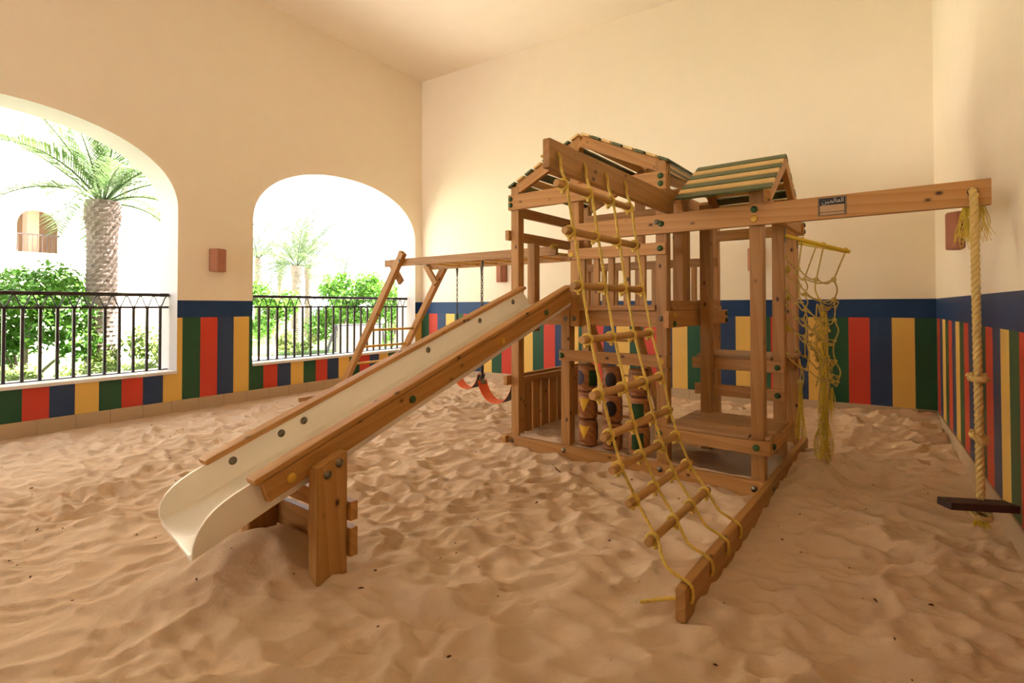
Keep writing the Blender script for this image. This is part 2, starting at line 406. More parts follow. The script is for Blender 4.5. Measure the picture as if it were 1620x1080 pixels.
def sand_height(X, Y):
    """X, Y in world (climbing frame) coordinates"""
    h = np.full(X.shape, -0.165)
    h += 0.05 * (fbm(X * 0.7 + 50, Y * 0.7 + 50, 3, 2) - 0.375)
    wx = X + 0.12 * (fbm(X * 3 + 9, Y * 3 + 9, 21, 2) - 0.375) * 2; wy = Y + 0.12 * (fbm(X * 3 + 70, Y * 3 + 70, 22, 2) - 0.375) * 2
    # trampled hollows: shallow bowls with crests where they meet
    ca, sa = cos(0.6), sin(0.6)
    u = (wx * ca + wy * sa); v = (-wx * sa + wy * ca)
    f1, s1 = worley(u / 0.205 + 40, v / 0.13 + 40, 31)
    f2, s2 = worley(u / 0.10 + 90, v / 0.07 + 90, 32)
    f3, s3 = worley(wx / 0.42 + 140, wy / 0.34 + 140, 33)
    amp = 0.62 + 0.75 * smooth01((fbm(X * 0.9 + 20, Y * 0.9 + 20, 41, 2) - 0.2) / 0.4)
    bowl = 0.062 * np.minimum(f1, 0.95) ** 1.6 + 0.024 * np.minimum(f2, 0.9) ** 1.5 + 0.045 * np.minimum(f3, 0.9) ** 2
    h += amp * (bowl - 0.044)
    h += 0.010 * (fbm(X * 9 + 5, Y * 9 + 5, 51, 2) - 0.375)
    # sand held inside the base boards
    ins = smooth01((X + 3.10) / 0.06) * smooth01((-0.82 - X) / 0.06) * smooth01((Y - 4.0) / 0.05) * smooth01((5.5 - Y) / 0.2)
    inner = -0.02 + 0.45 * amp * (bowl - 0.045)
    hole = np.exp(-(((X + 1.15) / 0.36) ** 2 + ((Y - 4.36) / 0.24) ** 2) ** 2)
    inner = inner - 0.11 * hole
    h = h * (1 - ins) + inner * ins
    # drift in front of and beside the base boards
    h += 0.045 * np.exp(-((Y - 3.93) / 0.16) ** 2) * smooth01((X + 3.4) / 0.2) * smooth01((-0.9 - X) / 0.2) * (1 - ins)
    h += 0.02 * np.exp(-((X + 0.9) / 0.12) ** 2) * smooth01((Y - 2.7) / 0.5) * smooth01((4.3 - Y) / 0.3) * (1 - ins)
    h += 0.10 * np.exp(-((X + 0.66) / 0.2) ** 2) * smooth01((Y - 3.5) / 0.9) * smooth01((6.0 - Y) / 1.0) * (1 - ins)
    # heap under the slide
    h += 0.15 * np.exp(-(((X + 2.78) / 0.24) ** 2 + ((Y - 1.36) / 0.32) ** 2))
    h += 0.05 * np.exp(-(((X + 2.5) / 0.45) ** 2 + ((Y - 1.3) / 0.5) ** 2))
    # banked up towards the back right corner, swept smooth along the walls
    nx = X * cos(RY) + Y * sin(RY); ny = -X * sin(RY) + Y * cos(RY)
    h += 0.09 * smooth01((nx + 1.0) / 1.6) * smooth01((ny - 5.4) / 2.2)
    h += 0.03 * smooth01((ny - 6.9) / 0.9)
    edge = np.exp(-((nx - NXL) / 0.35) ** 2)
    h = h * (1 - 0.7 * edge) + (-0.168) * 0.7 * edge
    return h
def build_sand():
    ds = 0.0155
    nxs = np.linspace(NXL - 0.02, NXR + 0.02, int((NXR - NXL + 0.04) / ds))
    nys = list(np.arange(NYB + 0.02, -0.7, -ds)); st = ds
    while nys[-1] > NYR: st = min(0.4, st * 1.12); nys.append(nys[-1] - st)
    nys = np.array(nys[::-1])
    A, B = np.meshgrid(nxs, nys); X = A * cos(RY) - B * sin(RY); Y = A * sin(RY) + B * cos(RY)
    H = sand_height(X, Y)
    co = np.stack([A, B, H], -1).reshape(-1, 3).astype(np.float32)
    ny, nx = A.shape; i = np.arange(ny * nx).reshape(ny, nx)
    q = np.stack([i[:-1, :-1], i[:-1, 1:], i[1:, 1:], i[1:, :-1]], -1).reshape(-1, 4)
    me = bpy.data.meshes.new('floor'); me.vertices.add(len(co)); me.vertices.foreach_set('co', co.ravel())
    me.loops.add(q.size); me.loops.foreach_set('vertex_index', q.ravel().astype(np.int32))
    me.polygons.add(len(q)); me.polygons.foreach_set('loop_start', np.arange(0, q.size, 4, dtype=np.int32))
    me.update(calc_edges=True); me.validate()
    me.polygons.foreach_set('use_smooth', [True] * len(me.polygons))
    o = put('floor', me, ROOM, mat=M_SAND, kind='structure')
    o['label'] = 'trampled fine orange sand covering the play room floor'
build_sand()
def zsand(x, y): return float(sand_height(np.array([x]), np.array([y]))[0])

# ------------------------------------------------------------------ setting: walls with arched openings
SILL = 0.335
A_HALF, A_SPR, A_RISE, A_EXP = 1.676, 2.46, 0.95, 2.15
def arch_pts(c, n=40):
    out = []
    for i in range(n + 1):
        t = pi - pi * i / n; ct, st = cos(t), sin(t)
        out.append((c + A_HALF * math.copysign(abs(ct) ** (2 / A_EXP), ct), A_SPR + A_RISE * abs(st) ** (2 / A_EXP)))
    return out
def arched_wall(name, s0, s1, centers, at, mat_in, mat_rev, n_in=1, axis='Y', sill=SILL):
    """wall in the plane axis-coordinate s / height z, inner face at `at`, thickness outward (-n_in)"""
    V, Fc, Mi = [], [], []
    def P(s, z, d):
        c = at - n_in * d
        V.append((c, s, z) if axis == 'Y' else (s, c, z)); return len(V) - 1
    def quad(a, b, c, d, m): Fc.append((a, b, c, d)); Mi.append(m)
    def face(sa, za0, za1, sb, zb0, zb1):
        for d, m in ((0, 0), (WALLT, 1)):
            quad(P(sa, za0, d), P(sb, zb0, d), P(sb, zb1, d), P(sa, za1, d), m)
    top = ZCEIL + 0.3; cur = s0
    for c in sorted(centers):
        a = arch_pts(c); l, r = c - A_HALF, c + A_HALF
        face(cur, Z0, top, l, Z0, top)
        face(l, Z0, sill, r, Z0, sill)
        for (sa, za), (sb, zb) in zip(a, a[1:]):
            face(sa, za, top, sb, zb, top)
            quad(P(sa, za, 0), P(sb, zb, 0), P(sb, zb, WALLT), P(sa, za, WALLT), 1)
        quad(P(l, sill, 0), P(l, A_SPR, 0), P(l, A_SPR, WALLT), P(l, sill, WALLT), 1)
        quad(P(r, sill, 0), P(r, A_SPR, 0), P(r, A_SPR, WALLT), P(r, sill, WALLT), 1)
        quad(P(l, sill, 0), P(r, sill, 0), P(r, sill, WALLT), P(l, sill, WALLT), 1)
        cur = r
    face(cur, Z0, top, s1, Z0, top)
    me = mesh_from(name, V, Fc)
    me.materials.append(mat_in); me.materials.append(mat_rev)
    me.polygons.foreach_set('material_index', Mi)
    return put(name, me, ROOM, kind='structure')
C1, C2 = 3.263 - A_HALF, 7.63 - A_HALF
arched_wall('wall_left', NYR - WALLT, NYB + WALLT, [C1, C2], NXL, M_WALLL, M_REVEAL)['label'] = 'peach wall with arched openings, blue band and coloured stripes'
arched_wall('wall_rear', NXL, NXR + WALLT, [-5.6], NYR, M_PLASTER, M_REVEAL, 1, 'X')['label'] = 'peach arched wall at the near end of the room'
def slab(name, x0, x1, y0, y1, z0, z1, mat, label):
    me = box_mesh(x1 - x0, y1 - y0, z1 - z0, 0, 1, None, name)
    me.transform(Matrix.Translation(((x0 + x1) / 2, (y0 + y1) / 2, (z0 + z1) / 2)))
    me.materials.append(mat); o = put(name, me, ROOM, kind='structure'); o['label'] = label; return o
slab('wall_back', NXL, NXR + WALLT, NYB, NYB + WALLT, Z0, ZCEIL + 0.3, M_WALLB, 'tall peach wall with blue band and striped dado behind the climbing frame')
slab('wall_right', NXR, NXR + WALLT, NYR - WALLT, NYB, Z0, ZCEIL + 0.3, M_WALLR, 'peach side wall with striped dado beside the rope swing')
slab('ceiling', NXL, NXR, NYR, NYB, ZCEIL, ZCEIL + 0.3, M_PLASTER, 'plain peach ceiling')

# window sills of white marble
for i, c in enumerate((C1, C2)):
    me = box_mesh(WALLT + 0.03, 2 * A_HALF - 0.006, 0.04, 0.006, 2, None, 'sill%d' % i)
    me.materials.append(M_MARBLE)
    o = put('window_%d' % (i + 1), me, ROOM @ T(NXL - WALLT / 2 + 0.015, c, SILL + 0.018), kind='structure')
    o['label'] = ('white marble sill of the arched opening facing the courtyard building', 'white marble sill of the arched opening behind the monkey bars')[i]

# tiled skirting
TILE_W, TILE_H = 0.33, 0.24
ZST = -0.014
tile_me = box_mesh(TILE_W - 0.004, 0.012, TILE_H, 0.002, 1, M_TILE, 'tile')
def skirting(name, s0, s1, fixed, axis, inward, label):
    L = s1 - s0
    g = box_mesh(L, 0.008, TILE_H, 0, 1, M_GROUT, name)
    base = put(name, g, ROOM @ (T((s0 + s1) / 2, fixed + inward * 0.004, ZST - TILE_H / 2) if axis == 'X'
               else T(fixed + inward * 0.004, (s0 + s1) / 2, ZST - TILE_H / 2) @ Matrix.Rotation(pi / 2, 4, 'Z')), kind='structure')
    base['label'] = label
    n = int(L / TILE_W)
    for i in range(n):
        s = s0 + (i + 0.5) * TILE_W; d = fixed + inward * (0.010 + random.uniform(-0.0006, 0.0006))
        put('tile', tile_me, ROOM @ (T(s, d, ZST - TILE_H / 2) if axis == 'X' else T(d, s, ZST - TILE_H / 2) @ Matrix.Rotation(pi / 2, 4, 'Z')), base)
skirting('baseboard_left', 0.56, NYB - 0.02, NXL, 'Y', 1, 'beige tiled skirting below the stripes under the arched openings')
skirting('baseboard_back', NXL + 0.02, NXR - 0.01, NYB, 'X', -1, 'beige tiled skirting below the stripes of the back wall')
skirting('baseboard_right', 1.9, NYB - 0.02, NXR, 'Y', -1, 'beige tiled skirting below the stripes beside the rope swing')

# ------------------------------------------------------------------ railings in the openings
def railing(c, first, label):
    nx = -7.64; l, r = c - A_HALF, c + A_HALF
    root = put('balcony_railing', None, ROOM @ T(nx, c, SILL + 0.04), label=label, cat='railing', group='iron railings in the arched openings')
    L = 2 * A_HALF - 0.01
    RZ = Matrix.Rotation(pi / 2, 4, 'Z')
    put('handrail', box_mesh(L, 0.055, 0.045, 0.008, 2, M_IRON), ROOM @ T(nx, c, 1.352) @ RZ, root)
    put('upper_rail', box_mesh(L, 0.03, 0.027, 0.004, 1, M_IRON), ROOM @ T(nx, c, 1.192) @ RZ, root)
    put('lower_rail', box_mesh(L, 0.022, 0.016, 0.004, 1, M_IRON), ROOM @ T(nx, c, 0.376) @ RZ, root)
    bal = box_mesh(0.81, 0.031, 0.031, 0.004, 1, M_IRON, 'bal')
    key = 'ogee'
    if key not in _cache:
        V, Fc = [], []
        for s in (-1, 1):
            pts = []
            for i in range(11):
                t = i / 10; w = 0.006 * sin(t * 2 * pi)
                pts.append(Vector((0, s * (0.004 + 0.071 * t + w), 0.143 * t + w * 0.5)))
            tube_geo(pts, 0.0075, 6, V, Fc)
        me = mesh_from('ogee', V, Fc, True); me.materials.append(M_IRON); _cache[key] = me
    s = first - 0.1503 * floor((first - l - 0.04) / 0.1503)
    while s < r - 0.03:
        if s > 0.9:
            b = put('baluster', bal, ROOM @ T(nx, s, 0.783) @ Matrix.Rotation(pi / 2, 4, 'Y'), root)
            put('ornament', _cache[key], ROOM @ T(nx, s, 1.196), b)
        s += 0.1503
railing(C1, 3.162, 'dark brown iron railing in the opening with the palm trunk behind it')
railing(C2, 4.516, 'dark brown iron railing in the opening behind the monkey bars')

# ------------------------------------------------------------------ wall sconces
def sconce(M, label):
    """back against the wall at y=0, front towards -y, width along x"""
    root = put('wall_sconce', None, M, label=label, cat='sconce', group='terracotta wall sconces')
    out = [(-0.105, 0), (0.105, 0), (0.105, -0.05), (0.045, -0.115), (-0.045, -0.115), (-0.105, -0.05)]
    bm = prism(out, -0.155, 0.155, 'xy', 0.006)
    me = _cache.setdefault('sconce', None) or bm_mesh('sconce', bm)
    if _cache['sconce'] is None: me.materials.append(M_TERRA); _cache['sconce'] = me
    put('body', me, M, root)
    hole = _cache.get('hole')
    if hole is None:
        hole = lathe([(0.008, 0), (0.008, 0.004)], 10); hole.materials.append(M_DARK); _cache['hole'] = hole  # flat dark disc, shade inside a vent hole painted on the sconce
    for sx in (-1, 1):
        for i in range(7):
            put('vent_hole_disc', hole, M @ T(sx * 0.1035, -0.022, -0.12 + i * 0.04) @ Matrix.Rotation(sx * pi / 2, 4, 'Y'), root)
RZm = Matrix.Rotation
sconce(ROOM @ T(NXL, 3.76, 1.835) @ RZm(pi / 2, 4, 'Z'), 'terracotta wall sconce on the pier between the two arched openings')
sconce(ROOM @ T(-5.42, NYB, 1.79), 'terracotta wall sconce on the back wall below the monkey bar beam')
sconce(ROOM @ T(-1.19, NYB, 1.835), 'terracotta wall sconce on the back wall beside the square post')
sconce(ROOM @ T(NXR, 5.80, 1.835) @ RZm(-pi / 2, 4, 'Z'), 'terracotta wall sconce on the side wall behind the rope tassel')

# ------------------------------------------------------------------ the climbing frame
FR = put('playground_climber', None, T(-2.3, 4.7, -0.05), label='large pine climbing frame with two roofed towers, slide and monkey bars on sand', cat='climbing frame')
YF0, YF1 = 3.975, 4.02           # boards on the front faces of the posts
def post(x, y, z0, z1, name='post', w=0.09): return board(name, x, x + w, y, y + w, z0, z1, FR)
pA = post(-3.085, 4.02, -0.25, 2.352)
pBl = post(-2.52, 4.02, -0.25, 1.165)
pBu = post(-2.42, 4.02, 1.02, 2.655)
pC = post(-1.63, 4.02, -0.25, 2.362)
pR = post(-0.93, 4.02, -0.25, 2.06)
pD = post(-1.48, 4.635, -0.25, 2.08)
pE1 = post(-0.93, 4.77, -0.25, 2.08)
pE2 = post(-0.93, 5.38, -0.25, 1.95)
pK = post(-1.63, 5.38, -0.25, 2.36)
pG = post(-3.085, 5.38, -0.25, 2.352)
pBK = post(-2.42, 5.38, 1.02, 2.655)
pH = post(-3.085, 4.29, 0.95, 1.83)
pM1 = post(-1.63, 4.395, 1.21, 2.2); pM2 = post(-1.63, 4.487, 1.21, 2.2)

bd = lambda name, *a, **k: board(name, *a, FR, **k)
tie = bd('tie_beam', -3.088, -1.522, YF0, YF1, 2.12, 2.266)
bd('tie_beam', -3.088, -1.522, 5.47, 5.515, 2.12, 2.266)
rope_beam = bd('cantilever_beam', -2.42, 0.358, YF0, YF1, 1.77, 1.92)
front_rail = bd('guard_rail', -2.42, -1.53, YF0, YF1, 1.606, 1.702)
low_rail = bd('cross_rail', -2.515, -1.53, YF0, YF1, 0.717, 0.813)
bd('deck_beam', -2.995, -1.63, 4.065, 4.11, 1.03, 1.16)
bd('deck_beam', -2.995, -1.63, 5.38, 5.425, 1.03, 1.16)
dbr = bd('deck_beam', -1.54, -1.495, 3.94, 5.55, 1.03, 1.163)
bd('deck_beam', -3.13, -3.085, 4.0, 5.5, 1.03, 1.163)
bd('guard_cap', -2.33, -1.63, 4.0, 4.085, 1.163, 1.208)
bd('kick_board', -1.60, -1.515, 4.11, 5.37, 1.205, 1.245)
bd('kick_board', -1.545, -1.50, 4.11, 5.37, 1.168, 1.204)
# deck planks
nd = 9
for i in range(nd):
    y = 4.115 + i * 0.141
    bd('deck_plank', -2.99, -1.55, y, y + 0.133, 1.163, 1.19)
# balusters of the front guard
for x in (-2.30, -2.165, -2.025, -1.885, -1.745):
    bd('baluster', x - 0.026, x + 0.026, 4.022, 4.056, 1.20, 1.68)
# far guard rails and balusters
bd('guard_rail', -3.05, -1.55, 5.335, 5.38, 1.595, 1.68)
for x in (-2.92, -2.78, -2.64, -2.5, -2.19, -2.05, -1.91, -1.768):
    bd('baluster', x - 0.026, x + 0.026, 5.345, 5.38, 1.19, 1.62)
# side boards of the big tower
bd('side_rail', -3.13, -3.085, 3.985, 5.5, 1.838, 1.933)
bd('side_tie', -3.0625, -3.0175, 4.11, 5.38, 2.066, 2.16)
bd('side_tie', -1.6075, -1.5625, 4.11, 5.38, 2.066, 2.16)
bd('cross_tie', -3.0, -1.62, 5.335, 5.38, 2.15, 2.24)
ladder_beam = bd('ladder_beam', -1.54, -1.495, 2.28, 4.06, 1.925, 2.08)
# base boards
bd('base_board', -3.13, -0.84, YF0, YF1, -0.178, -0.03)
base_right = bd('base_board', -0.84, -0.795, 2.27, 5.60, -0.178, -0.03)
bd('base_board', -3.13, -3.085, 3.93, 5.60, -0.178, -0.03)
bd('base_board', -3.085, -0.84, 5.47, 5.515, -0.178, -0.03)
# low side guard with vertical slats
bd('low_rail', -3.13, -3.085, 3.955, 5.5, 0.445, 0.535)
for i in range(8):
    y = 4.19 + i * 0.152
    if y > 5.33: break
    bd('low_slat', -3.08, -3.052, y, y + 0.128, -0.06, 0.50)
bd('low_rail', -3.052, -3.01, 4.11, 5.38, 0.455, 0.515)
# low platform and the step behind it
bd('platform_beam', -1.632, -0.793, YF0, YF1, 0.156, 0.252)
bd('platform_beam', -0.84, -0.795, 4.022, 4.86, 0.156, 0.252)
bd('platform_beam', -1.54, -1.495, 4.022, 4.72, 0.156, 0.252)
bd('platform_beam', -1.495, -0.84, 4.68, 4.724, 0.156, 0.252)
y = 3.985
for i in range(5):
    x1 = -0.94 if y < 4.11 else -0.80
    bd('platform_plank', -1.54, x1, y, y + 0.140, 0.253, 0.279, mat=M_PLANKW); y += 0.147
bd('platform_plank', -0.838, -0.80, 4.022, 4.115, 0.253, 0.279, mat=M_PLANKW)
bd('step_board', -1.58, -0.834, 4.725, 4.77, 0.65, 0.746)
bd('step_board', -1.56, -0.834, 4.725, 4.77, 0.42, 0.517)
bd('step_board', -1.60, -0.86, 5.335, 5.38, 0.62, 0.715)
for i in range(4):
    yy = 4.73 + i * 0.152
    if yy < 4.87: bd('step_plank', -1.54, -0.935, yy, yy + 0.144, 0.748, 0.776, mat=M_PLANKW)
    else: bd('step_plank', -1.54, -0.80, yy, yy + 0.144, 0.748, 0.776, mat=M_PLANKW)
bd('cross_tie', -1.54, -0.777, 5.335, 5.38, 1.838, 1.94)
bd('cross_tie', -1.44, -0.84, 4.725, 4.77, 1.97, 2.06)
bd('side_tie', -0.84, -0.795, 4.03, 5.5, 1.85, 1.965)

# ---- bolts and plastic caps
_cap = lathe([(0.0235, 0.0), (0.0235, 0.006), (0.020, 0.013), (0.012, 0.018), (0.003, 0.0195)], 16)
cap_g = _cap; cap_g.materials.append(M_GREENCAP)
cap_y = lathe([(0.0255, 0.0), (0.0255, 0.004), (0.022, 0.008), (0.003, 0.009)], 18); cap_y.materials.append(M_YELCAP)
bolt_s = lathe([(0.022, 0.0), (0.022, 0.003), (0.013, 0.0035), (0.012, 0.010), (0.003, 0.011)], 14); bolt_s.materials.append(M_STEEL)
TO_FRONT = Matrix.Rotation(pi / 2, 4, 'X')     # local z towards -y
TO_RIGHT = Matrix.Rotation(pi / 2, 4, 'Y')     # local z towards +x
def cap(x, y, z, kind='g', face='front', parent=FR):
    me = {'g': cap_g, 'y': cap_y, 's': bolt_s}[kind]
    put('bolt_cap' if kind != 's' else 'bolt', me, T(x, y, z) @ (TO_FRONT if face == 'front' else TO_RIGHT), parent)
for z in (2.165, 2.225): cap(-3.055, YF0, z); cap(-1.568, YF0, z)
cap(-1.565, YF0, 1.845); cap(-1.60, YF0, 1.862, 's')
cap(-0.886, YF0, 1.882); cap(-0.886, YF0, 1.818, 'y')
cap(-1.575, YF0, 1.654); cap(-2.38, YF0, 1.654, 'y')
cap(-2.486, YF0, 0.765); cap(-1.57, YF0, 0.765, 'y')
cap(-2.47, 4.02, 1.09, 's'); cap(-2.385, 4.02, 1.09, 's'); cap(-1.585, 4.02, 1.10, 's')
cap(-0.885, YF0, 0.205); cap(-1.59, YF0, 0.205); cap(-0.795, 4.08, 0.205, 'g', 'right')
cap(-0.885, 4.725, 0.695); cap(-0.885, 4.725, 0.468)
cap(-1.495, 4.06, 1.13, 'y', 'right'); cap(-1.495, 4.06, 1.06, 'g', 'right')
cap(-1.495, 5.49, 1.13, 'g', 'right'); cap(-1.495, 5.49, 1.06, 'g', 'right')
cap(-0.795, 5.45, 1.94, 'g', 'right'); cap(-0.795, 5.45, 1.88, 'g', 'right')
cap(-3.04, YF0, -0.075, 's'); cap(-2.47, YF0, -0.075, 's'); cap(-1.585, YF0, -0.075, 's'); cap(-0.795, 4.07, -0.09, 's', 'right')
cap(-0.90, YF0, -0.085, 's')

# ---- big roof: ridge runs away from the camera
XR, ZR, ZE = -2.31, 2.72, 2.345
roof1 = put('roof', None, T(XR, 4.74, 2.35), FR)
half = 0.80; RS = atan2(ZR - ZE, half)
for y0 in (4.0225, 5.405):
    for s in (-1, 1):
        a = Vector((XR + s * 0.0, y0 + 0.0225, ZR - 0.065)); b = Vector((XR + s * (half - 0.10), y0 + 0.0225, ZR - 0.065 - (half - 0.10) * math.tan(RS)))
        timber('rafter', a, b, 0.045, 0.095, roof1, up=(0, 0, 1))
SL = half / cos(RS)
for s in (-1, 1):
    n = 8; pitch = SL / n
    d = Vector((s * cos(RS), 0, -sin(RS))); nrm = Vector((s * sin(RS), 0, cos(RS)))
    for i in range(n):
        c = Vector((XR, 0, ZR)) + d * (pitch * (i + 0.5) + 0.004) + nrm * 0.0
        mat = M_SLATY if i % 2 == 0 else M_SLATG
        timber('slat', (c.x, 3.995, c.z), (c.x, 5.50, c.z), pitch - 0.022, 0.020, roof1, mat, up=nrm, bev=0.004)

# ---- small roof: ridge runs across
YR2, ZR2, YE2, ZE2 = 4.42, 2.352, 3.85, 1.992
roof2 = put('roof', None, T(-1.08, YR2, 2.0), FR)
RS2 = atan2(ZR2 - ZE2, YR2 - YE2); SL2 = sqrt((ZR2 - ZE2) ** 2 + (YR2 - YE2) ** 2)
for s in (-1, 1):
    d = Vector((0, s * cos(RS2), -sin(RS2))); nrm = Vector((0, s * sin(RS2), cos(RS2)))
    n = 7; pitch = SL2 / n
    for i in range(n):
        c = Vector((0, YR2, ZR2)) + d * (pitch * (i + 0.5) + 0.003)
        mat = M_SLATG if i % 2 == 0 else M_SLATY
        timber('slat', (-1.415, c.y, c.z), (-0.752, c.y, c.z), pitch - 0.020, 0.020, roof2, mat, up=nrm, bev=0.004)
    for x in (-1.385, -0.777):
        a = Vector((x, YR2, ZR2 - 0.055)); b = a + d * (SL2 - 0.02)
        timber('rafter', a, b, 0.045, 0.085, roof2)

# ---- spinning drums between the posts
def drum_mesh():
    R = 0.084
    prof = [(0.060, 0.0), (R - 0.006, 0.004), (R, 0.016), (R, 0.028), (R - 0.008, 0.034), (R, 0.040), (R, 0.196), (R - 0.008, 0.202), (R, 0.208), (R - 0.004, 0.220), (0.060, 0.228)]
    me = lathe(prof, 28); me.materials.append(M_LOG); return me
drum_me = drum_mesh()
def patch_on_drum(kind, a0):
    """painted figure wrapped on the drum surface, facing -y turned by a0"""
    R = 0.0858; V, Fc = [], []
    def P(u, z):
        a = -pi / 2 + a0 + u / R; return (R * cos(a), R * sin(a), z)
    if kind == 'circle':
        n = 24; V.append(P(0, 0.118)); nr = 5
        for q in range(1, nr + 1):
            for k in range(n):
                t = 2 * pi * k / n; V.append(P(0.052 * q / nr * cos(t), 0.118 + 0.066 * q / nr * sin(t)))
        for k in range(n): Fc.append((0, 1 + k, 1 + (k + 1) % n))
        for q in range(nr - 1):
            for k in range(n): a, b = 1 + q * n + k, 1 + q * n + (k + 1) % n; Fc.append((a, a + n, b + n, b))
    elif kind == 'triangle':
        m = 8
        for j in range(m + 1):
            t = j / m
            for i in range(7):
                V.append(P((i / 6 - 0.5) * 0.105 * (1 - t) + 1e-4 * i, 0.178 - 0.115 * t))
        for j in range(m):
            for i in range(6): a = j * 7 + i; Fc.append((a, a + 1, a + 8, a + 7))
    else:
        for j in range(2):
            for i in range(9): V.append(P((i / 8 - 0.5) * 0.10, 0.050 + 0.136 * j))
        for i in range(8): Fc.append((i, i + 1, i + 10, i + 9))
    return mesh_from('paint', V, Fc, True)
_pm = {}
def paint(kind, a0, mat):
    k = (kind, round(a0, 2), mat.name)
    if k not in _pm: me = patch_on_drum(kind, a0); me.materials.append(mat); _pm[k] = me
    return _pm[k]
PAT = {0: [('triangle', 0.06, M_YELP), ('triangle', 0.06, M_YELP), ('circle', -0.45, M_BLUEP)],
       1: [('circle', 0.25, M_BLACKP), ('circle', 0.30, M_BLACKP), ('circle', 0.30, M_BLACKP)],
       2: [('rect', 0.22, M_GREENP), ('rect', 0.26, M_GREENP), ('triangle', 0.42, M_YELP)]}
for ci, x in enumerate((-2.278, -2.043, -1.80)):
    rod = lathe([(0.012, 0), (0.012, 0.82)], 10); rod.materials.append(M_STEEL)
    put('drum_axle', rod, T(x, 4.075, -0.05), FR)
    for k in range(3):
        M = T(x, 4.075, -0.012 + 0.236 * k)
        d = put('spinner_drum', drum_me, M, FR)
        kind, a0, mat = PAT[ci][k]
        put('painted_mark', paint(kind, a0, mat), M, d)
        put('painted_mark', paint('rect', a0 + (1.65 if (ci, k) == (0, 2) else 2.1), M_GREENP if ci != 2 else M_BLACKP), M, d)
        put('painted_mark', paint('circle', a0 + 4.1, M_BLACKP), M, d)

# ---- slanted rung ladder behind the big tower
lad = put('rear_ladder', None, T(-2.74, 5.6, 0.5), FR)
for x in (-3.03, -2.46):
    timber('stringer', (x, 5.50, 1.02), (x, 6.28, -0.30), 0.045, 0.09, lad, up=(0, 0.86, 0.5))
for z in (0.80, 0.58, 0.36, 0.14, -0.06):
    yy = 5.50 + (1.02 - z) * 0.78 / 1.32
    m = lathe([(0.014, 0), (0.014, 0.61)], 10); m.materials.append(M_DOWEL)
    put('rung', m, T(-3.05, yy, z) @ TO_RIGHT, lad)

# ---- slide
sl = put('slide', None, T(-2.65, 2.5, 0.6), FR)
S_SL = 0.349; SLA = math.atan(S_SL)
zfl = lambda y: 0.140 + S_SL * (y - 0.95)
def slide_bed():
    XL, XRr, t = -2.895, -2.425, 0.012
    ys = [0.945, 0.95, 0.96, 0.975, 1.0, 1.03, 1.07, 1.12, 1.18, 1.3, 1.8, 2.4, 3.0, 3.6, 3.9, 3.95, 3.99, 4.03]
    def wall_h(y):
        if y > 3.93: return 0.165 - 0.12 * ((y - 3.93) / 0.10) ** 1.2
        if y >= 1.18: return 0.165
        u = (y - 0.945) / (1.18 - 0.945); return 0.165 * (1 - (1 - u) ** 3.2) ** 0.42
    V, Fc = [], []
    for y in ys:
        z = zfl(y); h = max(0.0015, wall_h(y)); r = min(0.035, h)
        ring = [(XL, z + h), (XL, z + r), (XL + 0.010, z + r * 0.35), (XL + 0.035, z), (XRr - 0.035, z), (XRr - 0.010, z + r * 0.35), (XRr, z + r), (XRr, z + h),
                (XRr + t, z + h), (XRr + t, z + r * 0.8 - t), (XRr, z - t), (XL, z - t), (XL - t, z + r * 0.8 - t), (XL - t, z + h)]
        fade = max(0.0, 1 - (y - 0.945) / 0.3)
        for a, b in ring:
            side = 1 - min(1, max(0, (a - XL) / (XRr - XL))); hf = min(1, max(0, (b - z) / 0.12))
            dy = 0.055 * side * (1 - 0.65 * hf) * fade
            V.append((a, y + dy, b + (dy * S_SL if hf < 0.3 else 0)))
    m = 14
    for i in range(len(ys) - 1):
        for k in range(m):
            a = i * m + k; b = i * m + (k + 1) % m; Fc.append((a, b, b + m, a + m))
    for base in (0, (len(ys) - 1) * m):
        for q in ((0, 1, 12, 13), (1, 2, 11, 12), (2, 3, 11), (3, 4, 10, 11), (4, 5, 10), (5, 6, 9, 10), (6, 7, 8, 9)): Fc.append(tuple(base + k for k in q))
    bm = bmesh.new(); me = mesh_from('bed', V, Fc); bm.from_mesh(me)
    me2 = bm_mesh('slide_bed', bm); me2.materials.append(M_SLIDE)
    me2.polygons.foreach_set('use_smooth', [True] * len(me2.polygons)); me2.set_sharp_from_angle(angle=radians(35)); return me2
bed = put('slide_bed', slide_bed(), T(0, 0, 0), sl)
UPS = Vector((0, -sin(SLA), cos(SLA)))
def along(x, y, dz): return Vector((x, y, zfl(y) + dz))
for side, xr, xc in ((-1, -2.932, -2.912), (1, -2.388, -2.408)):
    timber('side_rail', along(xr, 1.235, 0.105), along(xr, 3.955, 0.105), 0.045, 0.105, sl, up=UPS)
    timber('rail_cap', along(xc, 1.185, 0.178), along(xc, 3.975, 0.178), 0.085, 0.030, sl, up=UPS, bev=0.009)
    leg = prism([(1.445, -0.35), (1.615, -0.35), (1.615, zfl(1.615) + 0.10), (1.445, zfl(1.445) + 0.10)], -0.04, 0.04, 'yz', 0.006)
    xo = -2.322 if side == 1 else -2.998
    me = bm_mesh('leg', leg)
    # keep grain along the leg: turn the mesh so its length runs along local x
    R = Matrix.Rotation(-pi / 2, 4, 'Y'); me.transform(R.inverted()); me.materials.append(M_WOOD)
    lg = put('support_leg', me, T(xo, 0, 0) @ R, sl)
    if side == 1:
        put('bolt', bolt_s, T(xo + 0.04, 1.50, zfl(1.5) + 0.045) @ TO_RIGHT, lg); put('bolt', bolt_s, T(xo + 0.04, 1.565, zfl(1.565) + 0.065) @ TO_RIGHT, lg)
timber('crossbar', (-3.05, 1.64, 0.165), (-2.262, 1.64, 0.165), 0.045, 0.095, sl)
